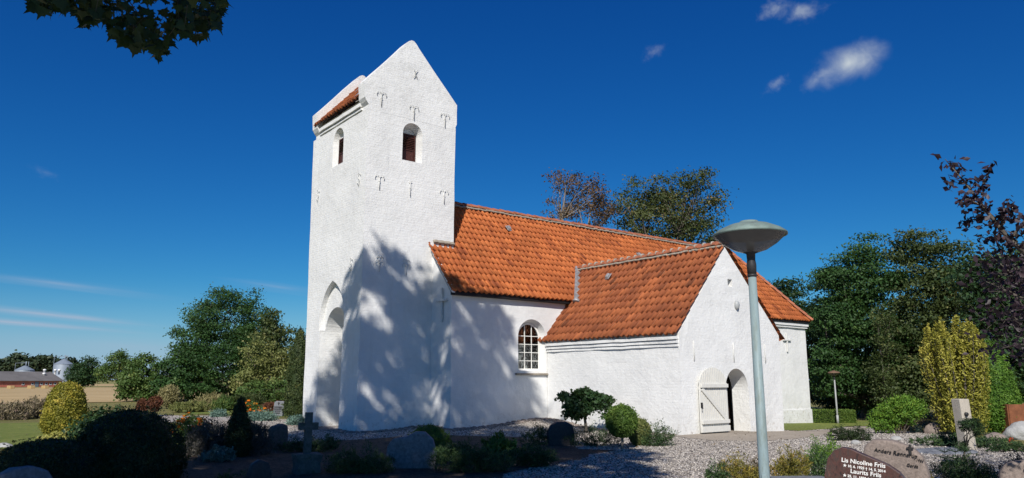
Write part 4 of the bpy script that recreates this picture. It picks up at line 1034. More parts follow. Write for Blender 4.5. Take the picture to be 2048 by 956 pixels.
low_spruce(610, 905, 70, 26, 'dark low spruce bed around the foot of the stone cross', seed=60)
low_spruce(655, 900, 30, 22, 'small dark spruce clump just beyond the stone cross', 1800, seed=61)
low_spruce(720, 948, 75, 44, 'dark spruce bed between the stone cross and blue grey stone', 6000, seed=62)
low_spruce(945, 945, 90, 52, 'thick dark spruce bed with rhododendron beside the blue grey stone', 8000, seed=63)
low_spruce(1065, 935, 60, 38, 'dark spruce bed ending at the shaded gravel', 5000, seed=64)
low_spruce(1078, 891, 42, 34, 'dark spruce bed beside the black gravestone', 2600, seed=65)
low_spruce(1190, 893, 64, 34, 'dark spruce bed beneath the small round tree', 3600, seed=66)
low_spruce(1308, 893, 50, 38, 'sunlit end of the spruce bed next to the pale clipped ball', 4200, seed=67)
low_spruce(470, 985, 60, 30, 'dark spruce bed in front of the lavender', 2500, seed=68)
b = at(1000, 925); shrub('rhododendron', 'broad leaved evergreen with one lit shoot in the spruce bed', 'shrub', b, [[b[0], b[1], 0.28, 0.32, 0.3, 0.26]], 900, 0.12, 'box', 69, None, 0.4, 0.4, 10, along=(0.8, 0.8))
b = at(850, 930) + np.array([0.35, 0.45, 0]); topiary('round_bush', 'dark round bush just behind the blue grey stone', 'topiary', b, [(0.40, 0.0), (0.48, 0.25), (0.40, 0.5), (0.2, 0.66), (0.0, 0.7)], 5000, 0.05, 'box', 70, 'dark round bushes', 0.03, 0.4, 0.04, 0.04)
# small tree and clipped balls before the porch
b = at(1171, 866); D_ = float(np.hypot(b[0], b[1]))
tree('small_tree', 'small dark standard tree with flat broad crown against the white porch wall', 'tree', b, [blob_px(1140, 797, 22, 13, D_), blob_px(1190, 798, 26, 17, D_), blob_px(1160, 815, 34, 17, D_), blob_px(1200, 815, 20, 18, D_), blob_px(1148, 828, 16, 9, D_), blob_px(1165, 790, 14, 9, D_)], 75, 80, 0.085, 0.095, 'maple_dark', r0=0.05, fork=0.45, seed=71, limb_n=18, aspect=0.8, shell=0.4)
b = at(1245, 899); topiary('clipped_ball', 'round green clipped ball on a pale stem before the porch', 'topiary', b, [(0.0, 0.27), (0.2, 0.30), (0.36, 0.5), (0.385, 0.68), (0.33, 0.86), (0.18, 0.99), (0.0, 1.03)], 7000, 0.045, 'box', 72, 'clipped balls by the porch', 0.03, 0.55, 0.035, 0.03)
b = at(1278, 895) + np.array([.3, .25, 0]); topiary('clipped_ball', 'smaller pale green clipped ball close to the ground', 'topiary', b, [(0.15, 0.02), (0.27, 0.18), (0.30, 0.36), (0.24, 0.54), (0.12, 0.64), (0.0, 0.66)], 4500, 0.042, 'pale', 73, 'clipped balls by the porch', 0.03, 0.55, 0.03, 0.03)

# ------------------------------------------------------------------ stones
M['granite_grey'] = mat_plain('grey_granite', (0.17, 0.18, 0.20), 0.75, 0.35, 18, 0.5, 70, 0.35)
M['granite_dark'] = mat_plain('dark_granite', (0.035, 0.034, 0.038), 0.6, 0.4, 25, 0.4, 60, 0.4)
M['granite_brown'] = mat_plain('brown_granite', (0.14, 0.105, 0.09), 0.75, 0.4, 20, 0.5, 60, 0.3)
M['granite_pink'] = mat_plain('pink_granite', (0.235, 0.19, 0.165), 0.85, 0.35, 26, 0.7, 60, 0.3)
M['white_stone'] = mat_plain('white_boulder', (0.36, 0.36, 0.35), 0.85, 0.15, 4, 0.6, 14, 0.3, 0, 0.04)
M['mossy_stone'] = mat_two('mossy_stone', (0.075, 0.085, 0.082), (0.14, 0.15, 0.145), (0.06, 0.075, 0.05), 6, 14, bump=0.6, bs=40, dist=0.02)
t = NT('red_multicolour_granite'); o_ = t.scaled((2.5, 2.5, 1.2)); n1 = t.noise(2.2, 8, 0.7, o_, 2.5); c_ = t.ramp(n1, [(0.36, (0.025, 0.020, 0.019)), (0.48, (0.095, 0.042, 0.034)), (0.56, (0.055, 0.038, 0.033)), (0.66, (0.12, 0.058, 0.046))]); M['granite_red'] = t.done(t.mix(t.math('MULTIPLY', t.math('SUBTRACT', t.noise(120, 2), 0.6, True), 2.0, True), c_, (0.3, 0.2, 0.17)), 0.28, None, 0.5)


def stone(name, label, cat, base, yaw, outline, thick, mat, group=None, rough=0.012, bevel=0.02, lean=0.0, cell=0.08):
    """upright stone: outline in metres (across, up); yaw turns its face from the camera's line"""
    base = np.asarray(base, float); o = thing(name, base, label, cat, group); v = -base[:2] / np.hypot(*base[:2]); a = math.atan2(v[1], v[0]) + R(yaw); en = np.array([math.cos(a), math.sin(a), 0]); ex = np.array([-en[1], en[0], 0])
    if ex @ RT < 0: ex = -ex
    ez = np.array([0, 0, 1.0]) - en * lean; mb = MB(); mb.prism(outline, en * thick / 2, ex, ez, -en * thick)
    q = mb.build('slab', mat, None, bevel=bevel, seg=2)
    if rough:
        bm = bmesh.new(); bm.from_mesh(q.data)
        bmesh.ops.triangulate(bm, faces=[f for f in bm.faces if len(f.verts) > 4])
        for _ in range(3):
            es = [e for e in bm.edges if e.calc_length() > cell * 1.5]
            if not es: break
            bmesh.ops.subdivide_edges(bm, edges=es, cuts=1)
        bmesh.ops.triangulate(bm, faces=bm.faces[:])
        for w in bm.verts:
            p = w.co * 5 + Vector((base[0], base[1], 0)); w.co += Vector((noise.noise(p), noise.noise(p + Vector((3, 1, 8))), noise.noise(p + Vector((9, 2, 5))))) * rough
        for f in bm.faces: f.smooth = True
        bm.to_mesh(q.data); bm.free()
    q.parent = o; return o, en * (thick / 2) , ex, ez, en


def text_on(parent, body, size, org, ex, ez, en, mat, name='lettering', shear=0.0, depth=0.004, align='CENTER', offset=0.0):
    cu = bpy.data.curves.new('t', 'FONT'); cu.body = body; cu.size = size; cu.extrude = depth; cu.align_x = align; cu.shear = shear; cu.offset = offset; cu.resolution_u = 3
    q = bpy.data.objects.new('t', cu); COL.objects.link(q); bpy.context.view_layer.update(); me = bpy.data.meshes.new_from_object(q.evaluated_get(bpy.context.evaluated_depsgraph_get())); bpy.data.objects.remove(q); bpy.data.curves.remove(cu)
    for v in me.vertices: c = org + ex * v.co.x + ez * v.co.y + en * v.co.z; v.co = c
    me.materials.clear(); me.name = name; return link(name, me, mat, parent)


def boulder_mesh(name, mat, size, seed, parent=None, flat=0.0):
    bm = bmesh.new(); bmesh.ops.create_icosphere(bm, subdivisions=4, radius=1.0)
    for v in bm.verts:
        p = v.co * 1.1 + Vector((seed * 3.1, seed * 1.7, 0)); k = 1 + 0.22 * noise.noise(p) + 0.08 * noise.noise(p * 2.7) + 0.02 * noise.noise(p * 9)
        c = v.co * k; v.co = Vector((c.x * size[0], c.y * size[1], max(c.z, -0.5) * size[2]))
    for f in bm.faces: f.smooth = True
    me = bpy.data.meshes.new(name); bm.to_mesh(me); bm.free(); return link(name, me, mat, parent)


def boulder(label, px, py, w_, h_, mat, seed, cat='boulder', group='boulders among the graves', name='boulder'):
    b = at(px, py); s = mpp(px, py, np.hypot(b[0], b[1])); o = boulder_mesh(name, mat, (w_ * s / 2, w_ * s * 0.38, h_ * s * 0.85), seed); o.location = (b[0], b[1], b[2] + h_ * s * 0.15); o.rotation_euler = (0, 0, -HEAD + 0.2); tag(o, label, cat, group); return o


GS = 'shaded gravestones'
b = at(554, 900); stone('gravestone', 'tall dark brown gravestone at the edge of the lavender', 'gravestone', b, 28, [(-.20, -.1), (.20, -.1), (.21, .40), (.18, .54), (.07, .60), (-.15, .54), (-.21, .44)], 0.22, M['granite_brown'], GS, 0.02, 0.03)
b = at(822, 938); stone('gravestone', 'broad blue grey rough gravestone with curved top in the shade', 'gravestone', b, -10, [(-.44, -.15), (.44, -.15), (.45, .3), (.40, .52), (.24, .66), (.06, .65), (-.08, .57), (-.34, .53), (-.43, .38), (-.46, .1)], 0.2, M['granite_grey'], GS, 0.02, 0.03)
b = at(1122, 892); stone('gravestone', 'black rounded gravestone near the small tree', 'gravestone', b, 12, [(-.31, -.15), (.31, -.15), (.33, .3), (.28, .50), (.12, .58), (-.1, .58), (-.26, .5), (-.34, .3)], 0.22, M['granite_dark'], GS, 0.012, 0.04)
b = at(516, 985); stone('gravestone', 'low dark gravestone in front of the cross pedestal', 'gravestone', b, 15, [(-.15, -.15), (.15, -.15), (.16, .28), (.12, .42), (-.02, .47), (-.13, .41), (-.16, .25)], 0.2, M['granite_dark'], GS, 0.02, 0.03)
b = at(45, 1010); stone('gravestone', 'slanting grey slab stone in front of the dark yew dome', 'gravestone', b, 20, [(-.42, -.15), (.42, -.15), (.38, .18), (.22, .42), (.05, .48), (-.18, .47), (-.36, .38), (-.44, .12)], 0.22, M['granite_grey'], GS, 0.015, 0.03)
b = at(556, 833); o, f0, ex, ez, en = stone('gravestone', 'leaning grey gravestone with dark inscribed lines beyond the path', 'gravestone', b, -24, [(-.22, -.1), (.22, -.1), (.30, .60), (.26, .66), (-.10, .66), (-.16, .60)], 0.22, M['granite_grey'], None, 0.008, 0.02)
for k in range(4): mb = MB(); mb.obox(f0 + ex * (-0.0 + .02 * k - .03) + ez * (0.16 + k * 0.085) + en * 0.012, ex * 0.17, en * 0.01, ez * 0.018); mb.build('inscribed_line', M['granite_dark'], o)
mb = MB(); mb.obox(f0 + ex * 0.05 + ez * 0.56 + en * 0.012, ex * 0.02, en * 0.01, ez * 0.06); mb.obox(f0 + ex * 0.05 + ez * 0.575 + en * 0.012, ex * 0.045, en * 0.009, ez * 0.016); mb.build('cross_emblem', M['granite_dark'], o)
b = at(612, 948); o = thing('stone_cross', b, 'weathered stone cross on a rough pedestal in the shade', 'cross'); mb = MB(); ex = unit(np.array([RT[0], RT[1], 0]) + np.array([.25, .45, 0])); en = np.cross(ex, [0, 0, 1])
mb.obox((0, 0, .14), ex * 0.21, en * 0.18, (0, 0, .21)); q = rough_solid('pedestal', mb, M['mossy_stone'], 0.06, 0.03, 4); q.parent = o
mb = MB(); mb.obox((0, 0, .66), ex * 0.058, en * 0.055, (0, 0, .38)); mb.obox(np.array([0, 0, .80]), ex * 0.165, en * 0.054, (0, 0, .06)); q = rough_solid('cross', mb, M['mossy_stone'], 0.05, 0.006, 5); q.parent = o
boulder('pale flat boulder lying on the lawn behind the dark yew dome', 6, 896, 34, 10, M['white_stone'], 3)

# ------------------------------------------------------------------ lamps
PAT = mat_two('verdigris_copper', (0.15, 0.205, 0.19), (0.215, 0.285, 0.265), (0.12, 0.14, 0.13), 3, 9, rough=0.6, bump=0.15, bs=30, dist=0.004)
POLE = mat_two('blue_green_paint', (0.215, 0.285, 0.30), (0.27, 0.345, 0.36), (0.17, 0.20, 0.17), 2.5, 16, rough=0.45, bump=0.1, bs=50, dist=0.003, stretch=(1, 1, .25))
t = NT('smoked_acrylic'); BOWL = t.done((0.125, 0.12, 0.115), 0.22, None, 0.5)
tr_ = t.n('ShaderNodeBsdfTransparent'); tr_.inputs['Color'].default_value = (.55, .55, .54, 1); mx_ = t.n('ShaderNodeMixShader'); mx_.inputs[0].default_value = 0.30; t.l(t.b.outputs[0], mx_.inputs[1]); t.l(tr_.outputs[0], mx_.inputs[2]); t.l(mx_.outputs[0], t.out.inputs['Surface'])
BROWN = mat_plain('brown_enamel', (0.16, 0.10, 0.065), 0.5, 0.2)
GREYP = mat_plain('grey_galvanised', (0.33, 0.34, 0.34), 0.5, 0.15)


def lamp(base, H, r, label, cap, pole, group):
    o = thing('street_lamp', base, label, 'lamp', group)
    mb = MB(); mb.tube([(0, 0, -0.2), (0, 0, 0.9), (0, 0, H - 0.30)], [r * 0.145, r * 0.138, r * 0.108], 20); mb.build('pole', pole, o)
    mb = MB(); mb.tube([(0, 0, 0.0), (0, 0, 0.42)], r * 0.19, 16); mb.build('pole_foot', pole, o)
    v = unit(-np.array([base[0], base[1], 0.0])); sd = np.array([-v[1], v[0], 0]); mb = MB(); mb.obox(v * r * 0.145 + np.array([0, 0, 0.78]), sd * r * 0.07, v * 0.006, (0, 0, .12)); mb.build('service_hatch', pole, o, bevel=0.003)
    mb = MB(); mb.tube([(0, 0, H - 0.335), (0, 0, H - 0.315)], r * 0.128, 16); mb.build('pole_ring', M['dark_iron'], o)
    mb = MB(); mb.lathe([(0, H - 0.32), (r * 0.12, H - 0.32), (r * 0.13, H - 0.24), (r * 0.11, H - 0.20), (r * 0.12, H - 0.15), (r * 0.22, H - 0.135), (0, H - 0.13)], seg=20); mb.build('collar', M['dark_iron'], o)
    mb = MB(); mb.lathe([(r * 0.20, H - 0.14), (r * 0.45, H - 0.115), (r * 0.72, H - 0.065), (r * 0.93, H - 0.008), (r * 0.97, H + 0.004)], seg=40); mb.build('lamp_bowl', BOWL, o)
    mb = MB(); mb.lathe([(r * 0.96, H - 0.004), (r, H - 0.002), (r * 1.0, H + 0.012), (r * 0.85, H + 0.045), (r * 0.55, H + 0.085), (r * 0.26, H + 0.10), (r * 0.24, H + 0.118), (0, H + 0.122)], seg=40); mb.build('lamp_shade', cap, o)
    mb = MB(); mb.lathe([(0, H - .12), (r * .10, H - .12), (r * .12, H - .03), (r * .06, H + .02), (0, H + .02)], seg=14); mb.build('bulb', M['white_paint'], o)
    return o


b = far(1517, 6.15); zt = up3(1503, 471, 6.15)[2]
lamp(b, zt - b[2], 0.292, 'blue green lamp post with wide saucer shaped head in front of the porch', PAT, POLE, 'saucer lamps')
b = at(1676, 848); D_ = float(np.hypot(b[0], b[1])); zt = up3(1665, 746, D_)[2]
lamp(b, zt - b[2], 0.30, 'distant grey lamp post with brown saucer head by the clipped hedges', BROWN, GREYP, 'saucer lamps')

# ------------------------------------------------------------------ the graves at the right
b = far(1714, 10.7); wd = mpp(1727, 940, 10.7)
o, f0, ex, ez, en = stone('gravestone', 'polished red brown gravestone with white lettering and wavy top', 'gravestone', b, -6, [(-.46, -.1), (.50, -.1), (.52, .26), (.47, .37), (.40, .47), (.28, .555), (.10, .63), (-.01, .675), (-.13, .73), (-.24, .745), (-.34, .70), (-.42, .60), (-.475, .38)], 0.16, M['granite_red'], None, 0.0, 0.012)
WH = mat_plain('white_letter', (0.78, 0.77, 0.74), 0.5, 0.03)
zt = lambda py: EYE + (HOR - py) * mpp(1727, py, 10.62) * math.cos(0) - b[2]
for body, px, py, sz, sh in (('Lis Nicoline Friis', 1724, 926.5, 0.075, 0.12), ('\u2605 10. 6. 1925 \u2020 14. 5. 2014', 1725, 935.5, 0.043, 0.1), ('Laurits Friis', 1727, 946.5, 0.075, 0.12), ('\u2605 25. 11. 1925 \u2020 12. 5. 2011', 1725, 955.5, 0.043, 0.1)):
    tl = ez - ex * 0.0; text_on(o, body, sz, f0 + ex * (px - 1725) * wd + np.array([0, 0, zt(py)]) + en * 0.001, unit(ex - ez * 0.10), ez, en, WH, shear=sh, offset=0.0014)
b = far(1772, 11.9); wd = mpp(1797, 920, 11.9)
o, f0, ex, ez, en = stone('gravestone', 'rough pink granite gravestone with dark lettering and small cross, dappled', 'gravestone', b, -8, [(-.42, -.1), (.43, -.1), (.43, .3), (.37, .55), (.24, .69), (.02, .76), (-.22, .765), (-.34, .69), (-.40, .48)], 0.24, M['granite_pink'], None, 0.012, 0.04)
DK = mat_plain('dark_letter', (0.03, 0.028, 0.027), 0.6, 0.1)
zt = lambda py: EYE + (HOR - py) * mpp(1797, py, 11.75) - b[2]
for body, px, py, sz in (('Anders R\u00f8nnerup', 1784, 907, 0.074), ('1983', 1826, 918, 0.045), ('Gerda', 1812, 929, 0.055)):
    text_on(o, body, sz, f0 + ex * (px - 1777) * wd + np.array([0, 0, zt(py)]) + en * 0.012, unit(ex - ez * 0.12), ez, en, DK, shear=0.2, depth=0.006)
mb = MB(); c = f0 + ex * 34 * wd + np.array([0, 0, zt(896)]) + en * 0.016; mb.obox(c, ex * 0.014, en * 0.01, ez * 0.062); mb.obox(c + ez * 0.02, ex * 0.042, en * 0.0095, ez * 0.012); mb.build('cross_emblem', DK, o)
b = far(2045, 12.2)
o, f0, ex, ez, en = stone('gravestone', 'low pink gravestone with small dark cross behind grey heather', 'gravestone', b, 6, [(-.38, -.1), (.45, -.1), (.45, .42), (.25, .54), (-.05, .575), (-.30, .53), (-.40, .38)], 0.22, M['granite_pink'], None, 0.012, 0.04)
mb = MB(); c = f0 + ex * (-12) * mpp(2045, 915, 12.1) + np.array([0, 0, 0.43]) + en * 0.014; mb.obox(c, ex * 0.012, en * 0.01, ez * 0.055); mb.obox(c + ez * 0.016, ex * 0.042, en * 0.0095, ez * 0.011); mb.build('cross_emblem', DK, o)
b = at(1590, 975); mb = MB(); mb.obox((0, 0, .05), RT * 0.42, unit(FW * [1, 1, 0]) * 0.16, (0, 0, .09)); q = rough_solid('kerb_stone', mb, M['granite_grey'], 0.08, 0.006, 4); q.location = tuple(b + np.array([0.1, 0.0, .0])); tag(q, 'flat grey kerb stone at the foot of the heather', 'kerb stone')
# weathered wooden post cross with bolts
b = at(1937, 900); D_ = float(np.hypot(b[0], b[1])); s = mpp(1930, 850, D_); Hh = EYE + (HOR - 797) * mpp(1922, 797, D_) - b[2]
WOOD = mat_two('bleached_oak', (0.40, 0.36, 0.30), (0.52, 0.47, 0.40), (0.30, 0.27, 0.23), 2, 20, bump=0.4, bs=25, dist=0.01, stretch=(6, 6, .5))
o = thing('wooden_post', b, 'pale squared timber post with iron bolts beside the golden yew', 'post'); ex = unit(RT * [1, 1, 0] + FW * [.25, .25, 0]); en = np.cross(ex, [0, 0, 1.]); ln = -RT * 0.06
mb = MB(); mb.obox(np.array([0, 0, Hh / 2 - .1]) + ln * (Hh / 2), ex * 0.135, en * 0.125, np.array([0, 0, Hh / 2 + .1]) + ln * (Hh / 2)); mb.build('post', WOOD, o, bevel=0.012)
mb = MB(); c = np.array([0, 0, Hh - 0.34]) + ln * (Hh - .34); mb.tube([c - unit(FW * [1, 1, 0]) * 0.10, c - unit(FW * [1, 1, 0]) * 0.175], 0.045, 10); mb.build('bolt', M['dark_iron'], o)
mb = MB(); mb.tube([c + ex * .12, c + ex * .21], 0.035, 8); mb.build('bolt', GREYP, o)
q = boulder('low weathered grey slab lying before the wooden post', 1890, 905, 130, 9, M['granite_grey'], 5, 'stone slab', None, 'stone_slab')

# right hand planting
def yew_plumes():
    b = at(1929, 870); D = float(np.hypot(b[0], b[1])); rng = np.random.default_rng(81); o = thing('golden_yew', b, 'tall golden yellow upright yew of many plumes', 'yew'); s = mpp(1915, 800, D); P = []; A_ = []; T = []
    Rv = np.array([RT[0], RT[1], 0]); Dv = np.array([-RT[1], RT[0], 0]); mb = MB()
    for i in range(80):
        x = (round(rng.uniform(-1, 1) * 4) / 4) + rng.normal(0, .035); y = rng.uniform(-1, 1)
        if x * x + y * y > 1.1: continue
        foot = Rv * x * 30 * s + Dv * y * 26 * s; top = Rv * (x * 58 - 4) * s + Dv * y * 48 * s
        h = (243 - 62 * abs(x) ** 2.2 - 40 * (abs(x + 0.02) < 0.10) - 25 * rng.random() - 20 * y * y) * s
        n = 420; t = rng.uniform(0.02, 1, n) ** 0.85; c = foot[None] + (top - foot)[None] * (t[:, None] ** 0.8) + np.array([0, 0, 1.0]) * (t * h)[:, None]
        a = rng.uniform(0, 6.28, n); r = (0.13 * (1 - t ** 5) + 0.02) * np.abs(rng.normal(0.9, 0.22, n)); out = Rv[None] * np.cos(a)[:, None] + Dv[None] * np.sin(a)[:, None]
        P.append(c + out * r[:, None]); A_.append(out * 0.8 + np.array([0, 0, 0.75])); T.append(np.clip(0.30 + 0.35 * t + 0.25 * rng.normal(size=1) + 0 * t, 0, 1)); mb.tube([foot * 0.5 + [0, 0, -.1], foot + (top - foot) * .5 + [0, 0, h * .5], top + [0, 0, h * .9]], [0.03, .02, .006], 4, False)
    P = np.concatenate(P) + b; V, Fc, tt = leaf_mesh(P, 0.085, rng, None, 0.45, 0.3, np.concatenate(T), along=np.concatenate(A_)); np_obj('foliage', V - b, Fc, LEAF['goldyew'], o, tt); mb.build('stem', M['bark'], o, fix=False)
yew_plumes()
b = at(1998, 864); D_ = float(np.hypot(b[0], b[1])); topiary('thuja', 'bright green columnar thuja next to the golden yew', 'thuja', b, [(0.45, 0.0), (0.66, 0.3), (0.68, 0.9), (0.60, 1.5), (0.50, 2.0), (0.34, 2.45), (0.15, 2.75), (0.0, 2.85)], 15000, 0.085, 'thuja', 82, None, 0.06, 0.3, 0.08, 0.06, 0.6)
b = at(1800, 868); shrub('spreading_juniper', 'bright green spreading juniper behind the terracotta pot', 'juniper', b, [[b[0], b[1], b[2] + .66, .56, .5, .42], [b[0] + .25, b[1] - .25, b[2] + .78, .42, .4, .32], [b[0] - .25, b[1] + .3, b[2] + .40, .5, .4, .35]], 9000, 0.10, 'juniper', 83, None, 0.45, 0.3, 14, 0.06, 0.3, (0.9, 0.25))
b = at(1814, 861); D_ = float(np.hypot(b[0], b[1])); o = thing('flower_pot', b, 'terracotta pot standing under the bright green juniper', 'pot'); mb = MB(); mb.lathe([(0.0, 0.0), (.13, 0.0), (.21, .27), (.235, .275), (.24, .34), (.205, .345), (.19, .27), (0, .25)], seg=24); mb.build('pot', mat_plain('terracotta', (.36, .15, .085), .8, .2, 6), o)
mb = MB(); mb.lathe([(0, .29), (.195, .285)], seg=16); mb.build('potting_soil', M['soil'], o)
shrub('pot_plant', 'small plant growing in the terracotta pot', 'plant', b + np.array([0, 0, .3]), [[b[0], b[1], b[2] + .5, .3, .3, .2]], 900, .08, 'box', 84, None, .2, .4)
for i, (px, py, w_, h_, m, lab, n, lf) in enumerate(((1700, 882, 50, 26, 'yew', 'low dark clipped hedge corner beside the path end', 4200, .06), (1838, 866, 22, 12, 'blue', 'little blue green juniper next to the terracotta pot', 1400, .06), (1900, 893, 80, 20, 'spruce', 'dark evergreen ground cover before the golden yew', 4200, .07), (1985, 897, 60, 18, 'spruce', 'sparse spruce row before the pink boulder', 2200, .07),
        (2020, 905, 50, 16, 'spruce', 'low spruce tips in front of the white boulder', 1800, .06), (1850, 850, 26, 26, 'heath', 'withered brown shrub in shade between juniper and golden yew', 1500, .08))):
    low_spruce(px, py, w_, h_, lab, n, m, 200 + i, lf, 0.6, 'evergreens among the right graves')
for i, (px, py, w_, h_, m, lab, n) in enumerate(((1480, 978, 50, 52, 'heath_gold', 'yellow green heather clump at the gravel edge before the porch door', 3600), (1435, 985, 30, 44, 'spruce', 'dark spruce tuft at the gravel edge near the lamp post', 1800), (1515, 975, 26, 44, 'heath', 'brown withered heather beside the lamp post', 1800), (1580, 965, 46, 52, 'heath_gold', 'golden heather clump between lamp post and green juniper mound', 4200), (1650, 930, 42, 44, 'juniper', 'fresh green juniper mound beside the red gravestone', 4200), (1640, 962, 34, 52, 'spruce', 'dark green juniper between heather and red gravestone', 2600),
        (1845, 985, 36, 34, 'heath_gold', 'golden heather tuft at the foot of the pink gravestone', 2200), (1935, 975, 75, 50, 'spruce', 'dark spruce bed between the two pink gravestones', 6000), (2040, 975, 40, 50, 'lavender', 'grey purple heather in front of the low pink gravestone', 3200))):
    low_spruce(px, py, w_, h_, lab, n, m, 220 + i, .05, 0.6, 'heather and spruce in the near bed')
b = at(1930, 935); o = tree('dwarf_pine', 'thin little dwarf pine with one dark tuft before the wooden post', 'pine', b, [blob_px(1942, 853, 20, 17, float(np.hypot(b[0], b[1]))), blob_px(1925, 893, 10, 8, float(np.hypot(b[0], b[1])))], 60, 40, 0.035, 0.06, 'spruce', r0=0.018, fork=0.35, seed=90, limb_n=10, aspect=0.2)
rs = random.Random(6)
for i, (px, py, lab) in enumerate(((1893, 940, 'bare little spruce seedling with whorled twigs near the post'), (1915, 945, 'taller spruce seedling beside the dwarf pine'), (1975, 905, 'small spruce seedling before the pink boulder'))):
    b = at(px, py); o = thing('spruce_seedling', b, lab, 'seedling', 'spruce seedlings'); mb = MB(); h = 0.5 + .06 * i; mb.tube([(0, 0, -.05), (0, 0, h)], [.008, .003], 5)
    for k in range(3):
        for q in range(5): a = q * 1.256 + k; l = .22 * (1 - k * .25); mb.tube([(0, 0, h * (.4 + .22 * k)), (l * math.cos(a), l * math.sin(a), h * (.4 + .22 * k) + .07)], [.008, .003], 4)
    mb.build('twigs', LEAF['spruce'], o)
for lab, px, py, w_, h_, m, sd in (('rounded pink boulder in shade beside the golden yew', 1872, 868, 46, 20, 'granite_pink', 7), ('broad pink granite boulder below the green thuja', 1994, 890, 54, 24, 'granite_pink', 8), ('big white boulder beside the green thuja', 2056, 878, 92, 34, 'white_stone', 9), ('small white stone lying behind the dappled gravestone', 1793, 880, 22, 8, 'white_stone', 10), ('small pale stone beside the low dark hedge', 1712, 889, 20, 9, 'white_stone', 11)):
    boulder(lab, px, py, w_, h_, M[m], sd)
b = at(2024, 892); o = thing('grave_lantern', b, 'small bright red grave candle beside the pink boulder', 'grave candle'); mb = MB(); mb.lathe([(0, 0), (.05, 0), (.06, .12), (.05, .16), (0, .165)], seg=14); mb.build('glass', mat_plain('red_plastic', (.75, .02, .015), .3, .05), o); mb = MB(); mb.lathe([(0, .16), (.05, .165), (.03, .20), (0, .205)], seg=14); mb.build('lid', mat_plain('red_lid', (.6, .03, .02), .4, .05), o)
b = at(2075, 872) + np.array([1.6, .7, 0]); o = thing('rusty_planter', b, 'rust brown steel planter box behind the white boulder', 'planter'); mb = MB(); ex = unit(RT * [1, 1, 0]); en = np.array([-ex[1], ex[0], 0])
for c, a_, d_ in ((-en * .5, ex * .9, en * .03), (en * .5, ex * .9, en * .03), (-ex * .9, ex * .03, en * .5), (ex * .9, ex * .03, en * .5)): mb.obox(c + np.array([0, 0, .35]), a_, d_, (0, 0, .5))
mb.build('steel_side', mat_plain('rusty_steel', (.20, .075, .035), .8, .35, 5), o, bevel=.01); mb = MB(); mb.obox((0, 0, .75), ex * .86, en * .46, (0, 0, .03)); mb.build('planting_soil', M['soil'], o)


def box_hedge(px0, px1, py, h, lab, seed):
    a, c = at(px0, py), at(px1, py); b = (a + c) / 2; rng = np.random.default_rng(seed); o = thing('clipped_hedge', b, lab, 'hedge', 'clipped box hedges'); L = np.linalg.norm(c - a); ex = (c - a) / L; en = np.array([-ex[1], ex[0], 0]); n = 9000; W = 0.9
    f = rng.integers(0, 5, n); u = rng.uniform(-.5, .5, n) * L; v = rng.uniform(-.5, .5, n) * W; z = rng.uniform(0, h, n)
    u = np.where(f == 0, -L / 2, np.where(f == 1, L / 2, u)); v = np.where(f == 2, -W / 2, np.where(f == 3, W / 2, v)); z = np.where(f == 4, h, z); P = ex * u[:, None] + en * v[:, None] + np.array([0, 0, 1.0]) * z[:, None] + rng.normal(0, .025, (n, 3)); V, Fc, tt = leaf_mesh(P, .06, rng, None, .5, .2); np_obj('foliage', V, Fc, LEAF['box'], o, tt)
    mb = MB(); mb.obox((0, 0, h * .48), ex * (L / 2 - .04), en * (W / 2 - .04), (0, 0, h * .48)); mb.build('inner_foliage', LEAF['yew'], o)
box_hedge(1616, 1674, 846, 0.62, 'clipped low hedge block between chancel corner and distant lamp', 91); box_hedge(1677, 1702, 846, 0.62, 'shorter clipped hedge block right of the distant lamp', 92)

# ------------------------------------------------------------------ trees behind the church and at the right
G2 = 'trees behind the churchyard'
tree('copper_tree', 'half bare brown leaved tree above the nave ridge', 'tree', far(1160, 46), [blob_px(1110, 345, 16, 16, 46), blob_px(1140, 372, 40, 28, 46), blob_px(1108, 398, 16, 18, 46), blob_px(1180, 385, 40, 32, 46), blob_px(1160, 430, 60, 28, 46), blob_px(1225, 338, 10, 8, 46), blob_px(1205, 420, 30, 30, 46)], 95, 48, 0.27, 0.15, 'brown', 'bark_pale', 0.22, 5.5, 90, 101, G2, 0.2, flat=0.5, n_main=9)
tree('chestnut_tree', 'large olive brown chestnut tree above the porch roof', 'tree', far(1340, 48), [blob_px(1290, 400, 48, 42, 48), blob_px(1350, 385, 60, 40, 48), blob_px(1400, 415, 48, 60, 48), blob_px(1330, 450, 80, 45, 48), blob_px(1245, 425, 28, 40, 48), blob_px(1410, 352, 18, 10, 48), blob_px(1275, 365, 18, 12, 48), blob_px(1420, 470, 30, 40, 48)], 200, 85, 0.33, 0.165, 'chestnut', 'bark', 0.3, 5.0, 110, 102, G2, 0.2, flat=0.55, n_main=10)
tree('green_tree', 'dark green tree rising behind the chancel end', 'tree', far(1600, 54), [blob_px(1560, 605, 48, 48, 54), blob_px(1605, 680, 60, 70, 54), blob_px(1640, 640, 40, 45, 54), blob_px(1650, 770, 60, 60, 54), blob_px(1660, 590, 30, 40, 54)], 250, 130, 0.48, 0.19, 'maple_dark', r0=0.25, seed=103, group=G2, flat=0.28)
